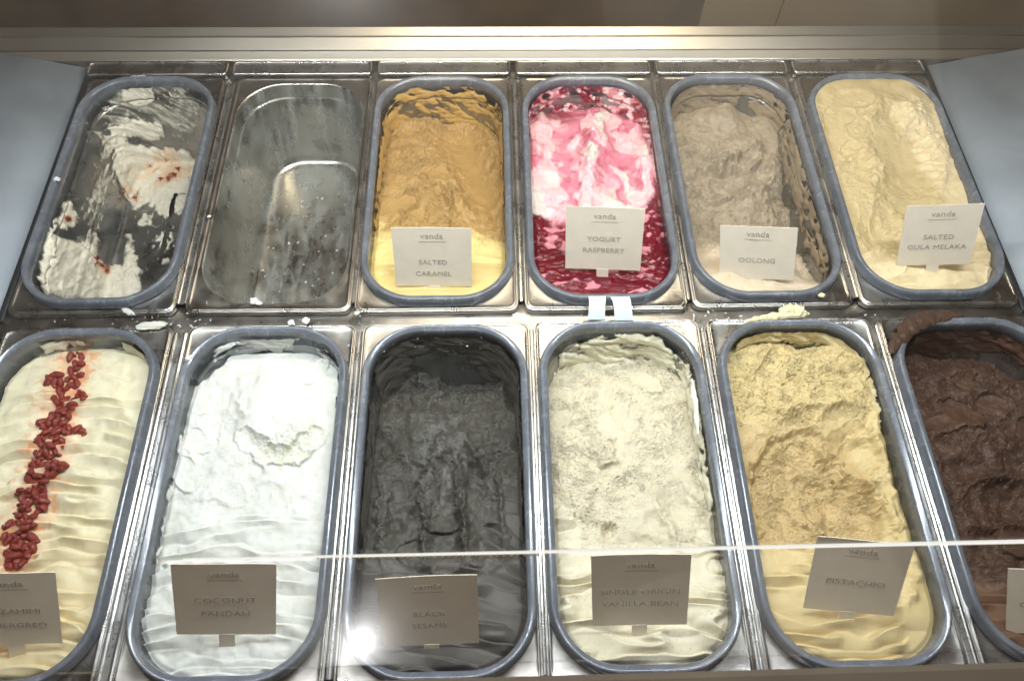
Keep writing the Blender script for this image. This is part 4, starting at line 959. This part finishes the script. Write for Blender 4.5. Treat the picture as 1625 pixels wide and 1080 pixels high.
for (k, pos, R3, w_, h_, stem, lines, label) in CARDS:
    t = thing('flavour_card', label, 'flavour card', group='square flavour cards stuck in the gelato')
    mw = Matrix(((R3[0][0], R3[0][1], R3[0][2], pos[0]), (R3[1][0], R3[1][1], R3[1][2], pos[1]), (R3[2][0], R3[2][1], R3[2][2], pos[2]), (0, 0, 0, 1)))
    t.matrix_world = mw
    # local: x right, y up the card, z out of its face; origin at the middle of the bottom edge
    bm = bmesh.new(); nx, ny = 10, 8; grid = []
    for s_ in (0, 1):
        g_ = [[bm.verts.new(((i/nx-.5)*w_, j/ny*h_, (-.0007 if s_ else 0)+.0012*math.sin(math.pi*i/nx+k)*(.3+.7*j/ny))) for i in range(nx+1)] for j in range(ny+1)]; grid.append(g_)
    for s_ in (0, 1):
        for j in range(ny):
            for i in range(nx):
                q = [grid[s_][j][i], grid[s_][j][i+1], grid[s_][j+1][i+1], grid[s_][j+1][i]]
                bm.faces.new(q if s_ == 0 else q[::-1])
    per = [(0, i) for i in range(nx)]+[(j, nx) for j in range(ny)]+[(ny, i) for i in range(nx, 0, -1)]+[(j, 0) for j in range(ny, 0, -1)]
    for a, b in zip(per, per[1:]+per[:1]):
        bm.faces.new([grid[0][a[0]][a[1]], grid[1][a[0]][a[1]], grid[1][b[0]][b[1]], grid[0][b[0]][b[1]]])
    bmesh.ops.recalc_face_normals(bm, faces=bm.faces[:])
    me = bpy.data.meshes.new('sheet'); bm.to_mesh(me); bm.free()
    link('sheet', me, M['card'], t)
    box('stem', -.0065+stem*w_, .0065+stem*w_, -.034, .0005, -.0006, .0002, M['card'], 0, t)
    zf = lambda x, y: .0012*math.sin(math.pi*(x/w_+.5)+k)*(.3+.7*y/h_)+.0003
    for s, sz, y, bold in [('vanda', .0098, h_*.86, False)]+lines:
        me = text_mesh(s, sz, bold)
        for v in me.vertices:
            v.co.y += y; v.co.z += zf(v.co.x, v.co.y)
        link('lettering', me, M['ink'], t)
    V = []; F = []; x = -.0135          # the tiny line under the logo, too small to read
    rr = random.Random(k)
    while x < .0135:
        l = rr.uniform(.0007, .0015); y = h_*.86-.0072; b = len(V); z = zf(x, y)+.0001
        V += [(x, y, z), (x+l, y, z), (x+l, y+.0009, z), (x, y+.0009, z)]; F.append((b, b+1, b+2, b+3)); x += l+.0005
    link('underline', mesh_from('underline', V, F, False), M['ink'], t)

# ------------------------------------------------------------------ berries
bmat, bt, bb = newmat('candied_berry')
co = coords(bt); n = node(bt, 'ShaderNodeTexNoise', Scale=260.0, Detail=4.0); bt.links.new(co, n.inputs['Vector'])
bt.links.new(ramp(bt, n.outputs['Fac'], .3, (.09, .007, .005, 1), .75, (.32, .035, .018, 1)), bb.inputs['Base Color'])
bb.inputs['Roughness'].default_value = .34; bb.inputs['Coat Weight'].default_value = .15
bp = node(bt, 'ShaderNodeBump', Strength=.5, Distance=.0006); bt.links.new(n.outputs['Fac'], bp.inputs['Height']); bt.links.new(bp.outputs[0], bb.inputs['Normal'])
bmeshes = []
for q in range(5):
    bm = bmesh.new(); bmesh.ops.create_icosphere(bm, subdivisions=3, radius=1)
    for v in bm.verts:
        c = v.co.copy(); a = float(fbm(np.array([c.x*1.6+q*7]), np.array([c.y*1.6+c.z*1.3]), 3, q)[0])-.5
        wr = float(ridged(np.array([c.x*2+q*3+c.z]), np.array([c.y*2.2-c.z]), 2, q+5)[0])
        r = 1+.40*a-.07*max(0, wr)
        v.co = Vector((c.x*r*1.42, c.y*r*.86, c.z*r*.80))
    me = bpy.data.meshes.new('dried_berry'); bm.to_mesh(me); bm.free()
    for p in me.polygons: p.use_smooth = True
    me.materials.append(bmat); bmeshes.append(me)
rb = random.Random(11); spots = []
rows = [(568, [113, 128]), (578, [121, 131]), (588, [112, 124]), (600, [82, 93, 105, 118, 130]), (609, [76, 90, 100, 112, 124]), (617, [95, 108]), (630, [84, 97, 126, 131]),
        (638, [88, 100, 112, 122]), (647, [93, 107, 117]), (655, [98, 104]), (662, [78, 88, 98, 108]), (671, [68, 80, 92, 104]), (680, [72, 84, 94, 112, 122, 130]), (688, [78, 90, 104, 112]), (697, [62, 76, 88, 98]),
        (706, [68, 80, 92]), (715, [64, 76, 86]), (724, [60, 70, 82]), (736, [52, 62, 74, 92, 101]), (744, [56, 68, 78, 88, 100]), (752, [50, 62, 74, 84]), (762, [48, 58, 70]), (776, [36, 48, 60, 70]),
        (786, [34, 46, 58, 68]), (796, [38, 50, 62, 72]), (806, [36, 48, 60, 70]), (818, [30, 42, 54]), (830, [18, 30, 42, 52]), (840, [22, 34, 46]), (850, [6, 18, 30, 42, 52]), (860, [10, 22, 36, 48]), (870, [16, 28, 40, 54]),
        (880, [14, 26, 38, 50]), (890, [16, 28, 40]), (900, [18, 30])]
for y, xs in rows:
    for x in xs: spots.append((x+rb.uniform(-3, 3)+(80-x)*.0, y+rb.uniform(-4, 4)))
spots += [(x+rb.uniform(-9, 9), y+rb.uniform(-7, 7)) for x, y in list(spots)]
NB = len(spots)//2
spots += [(82, 547)]
for i, (x, y) in enumerate(spots):
    p = G7.where(x, y)
    o = bpy.data.objects.new('dried_berry', bmeshes[rb.randrange(5)]); C.objects.link(o)
    s_ = rb.uniform(.0032, .0047) if i < NB else rb.uniform(.0018, .0031); o.scale = (s_*rb.uniform(.8, 1.2), s_, s_*rb.uniform(.8, 1.1)); o.location = p+Vector((0, 0, s_*rb.uniform(.05, .6)))
    o.rotation_euler = (rb.uniform(-.6, .6), rb.uniform(-.6, .6), rb.uniform(0, 6.28))
    if i == len(spots)-1: tag(o, 'single stray red berry by the far edge of the cream gelato', 'berry', 'red berries on the cream gelato')
    else:
        q_ = min(4, int((y-560)/70)); w_ = ['at the far tip of the trail', 'in the upper clump of the trail', 'in the middle of the trail', 'in the lower clump of the trail', 'just behind the cut off card'][q_]
        tag(o, 'wrinkled dark red berry ' + w_ + ' on cream gelato', 'berry', 'red berries ' + w_)

# ------------------------------------------------------------------ crumbs and clips
def crumb_mesh(seed, flat=.5):
    bm = bmesh.new(); bmesh.ops.create_icosphere(bm, subdivisions=4, radius=1)
    for v in bm.verts:
        c = v.co.copy(); a = float(fbm(np.array([c.x*1.8+seed*7]), np.array([c.y*1.8+c.z*1.7]), 4, seed)[0])-.5
        v.co = Vector((c.x*(1+1.5*a), c.y*(1+1.3*a), max(-.35, c.z)*(1+1.2*a)*flat))
    me = bpy.data.meshes.new('gelato_crumb'); bm.to_mesh(me); bm.free()
    for p in me.polygons: p.use_smooth = True
    paint(me, np.ones((len(me.vertices), 3))*np.array((.86, .90, .90)), np.zeros(len(me.vertices))); me.materials.append(M['gelato'])
    return me
crumbs = [(403, 477, 6, 1.0, 'large white gelato crumb on the near flange of the empty pan'), (411, 481, 4, 1.4, 'smaller white crumb touching the large one by the empty pan'),
          (486, 508, 5.5, 1.0, 'round white crumb between the empty pan and the coconut pan'), (462, 511, 5, 1.3, 'flat grey white crumb just left of the round one above the coconut pan'),
          (300, 567, 4, 1.2, 'white crumb on the far left rim of the coconut pan'), (566, 497, 3, 1.4, 'small white crumb at the corner of the caramel pan'),
          (826, 502, 4.5, 2.2, 'elongated white crumb between the caramel and raspberry pans'), (1303, 468, 4, 1.5, 'yellowish crumb on the near flange of the oolong pan'),
          (340, 533, 3, 1.2, 'tiny white crumb at the coconut pan far left'), (86, 548, 0, 1, ''), (240, 516, 7, 3.0, 'long thin cream flake behind the berry topped pan'),
          (205, 495, 4, 2.5, 'thin cream flake on the near lip of the cream remnants pan'), (130, 135, 0, 1, ''), (220, 123, 5, 2.6, 'flat white chip behind the cream remnants pan'),
          (90, 284, 4, 1.3, 'white chip on the left rim of the cream remnants pan'), (332, 343, 2.5, 1.3, 'tiny white crumb on the left flange of the empty pan')]
for i, (x, y, r, el, lb) in enumerate(crumbs):
    if r == 0: continue
    me = crumb_mesh(i+3, .55 if el < 2 else .3); s_ = r/1700*1.15
    o = link('gelato_crumb', me, None); o.location = at(x, y, .004 if i not in (4, 14) else .012); o.scale = (s_*el, s_, s_); o.rotation_euler.z = rb.uniform(-.5, .5)
    if 'yellow' in lb or 'cream flake' in lb: 
        c = (.84, .78, .5) if 'yellow' in lb else (.62, .62, .58)
        a = me.color_attributes['flavour']; cc = np.ones((len(me.vertices), 4), np.float32); cc[:, :3] = c; a.data.foreach_set('color', cc.ravel())
    tag(o, lb, 'crumb', 'loose crumbs on the steel')
# fine spatter nobody could count
V = []; F = []
base = bmesh.new(); bmesh.ops.create_icosphere(base, subdivisions=1, radius=1); bv = [v.co.copy() for v in base.verts]; bf = [tuple(v.index for v in f.verts) for f in base.faces]; base.free()
def spat(n, xr, yr, z, rmin, rmax, seed):
    r_ = random.Random(seed)
    for _ in range(n):
        c = at(r_.uniform(*xr), r_.uniform(*yr), z); s_ = r_.uniform(rmin, rmax)*(r_.random()**2*.8+.2); e = r_.uniform(.7, 2); a = r_.uniform(0, 3.14); b = len(V)
        for v in bv:
            k_ = 1+r_.uniform(-.3, .3); x_, y_ = v.x*s_*e*k_, v.y*s_*k_
            V.append((c.x+x_*math.cos(a)-y_*math.sin(a), c.y+x_*math.sin(a)+y_*math.cos(a), c.z+v.z*s_*.4))
        F.extend(tuple(b+q for q in f) for f in bf)
spat(150, (20, 1560), (499, 515), -.0068, .0004, .0016, 1)
spat(60, (200, 340), (496, 530), -.003, .0004, .002, 2)
spat(70, (1010, 1180), (492, 512), -.003, .0004, .0016, 3)
spat(120, (300, 1350), (470, 492), .0004, .0003, .0011, 4)
spat(50, (545, 860), (517, 560), .0004, .0003, .0011, 5)
spat(46, (1080, 1140), (515, 620), .0008, .0004, .0016, 6)
spat(90, (405, 550), (275, 470), -.119, .0006, .0032, 7)
me = mesh_from('gelato_spatter', V, F); paint(me, np.ones((len(V), 3))*np.array((.74, .75, .72)))
o = link('gelato_spatter', me, M['gelato']); o['kind'] = 'stuff'; tag(o, 'fine white gelato spatter scattered over the steel flanges', 'spatter')

def clip(x, y, wpx, lean, label):
    t_ = thing('plastic_clip', label, 'clip', tuple(at(x, y+14, .0)), 'cloudy plastic clips between the rows')
    s_ = wpx/1550
    bm = bmesh.new(); nn = 9; L_ = .030
    for j in range(nn):
        f = j/(nn-1); ww = s_*(.62-.20*f+.10*f*f*2); yy = -.010+L_*f*.75; zz = .012+.010*math.sin(f*2.4)+.004*f
        for u in (-1, 1):
            bm.verts.new((u*ww+lean*f*.008, yy, zz)); bm.verts.new((u*ww+lean*f*.008, yy, zz-.0016))
    bm.verts.ensure_lookup_table(); vs = bm.verts
    for j in range(nn-1):
        a = j*4; b = a+4
        bm.faces.new([vs[a], vs[a+2], vs[b+2], vs[b]]); bm.faces.new([vs[a+1], vs[b+1], vs[b+3], vs[a+3]])
        bm.faces.new([vs[a], vs[b], vs[b+1], vs[a+1]]); bm.faces.new([vs[a+2], vs[a+3], vs[b+3], vs[b+2]])
    bm.faces.new([vs[0], vs[1], vs[3], vs[2]]); e_ = (nn-1)*4; bm.faces.new([vs[e_], vs[e_+2], vs[e_+3], vs[e_+1]])
    me = bpy.data.meshes.new('tab'); bm.to_mesh(me); bm.free(); link('tab', me, M['clip'], t_)
    box('clip_lip', -s_*.35+lean*.006, s_*.35+lean*.006, .006, .011, .019, .0215, M['clip'], .0006, t_)
clip(943, 490, 23, .2, 'left cloudy white plastic clip behind the vanilla pan rim')
clip(986, 491, 25, -.4, 'right cloudy white plastic clip behind the vanilla pan rim')
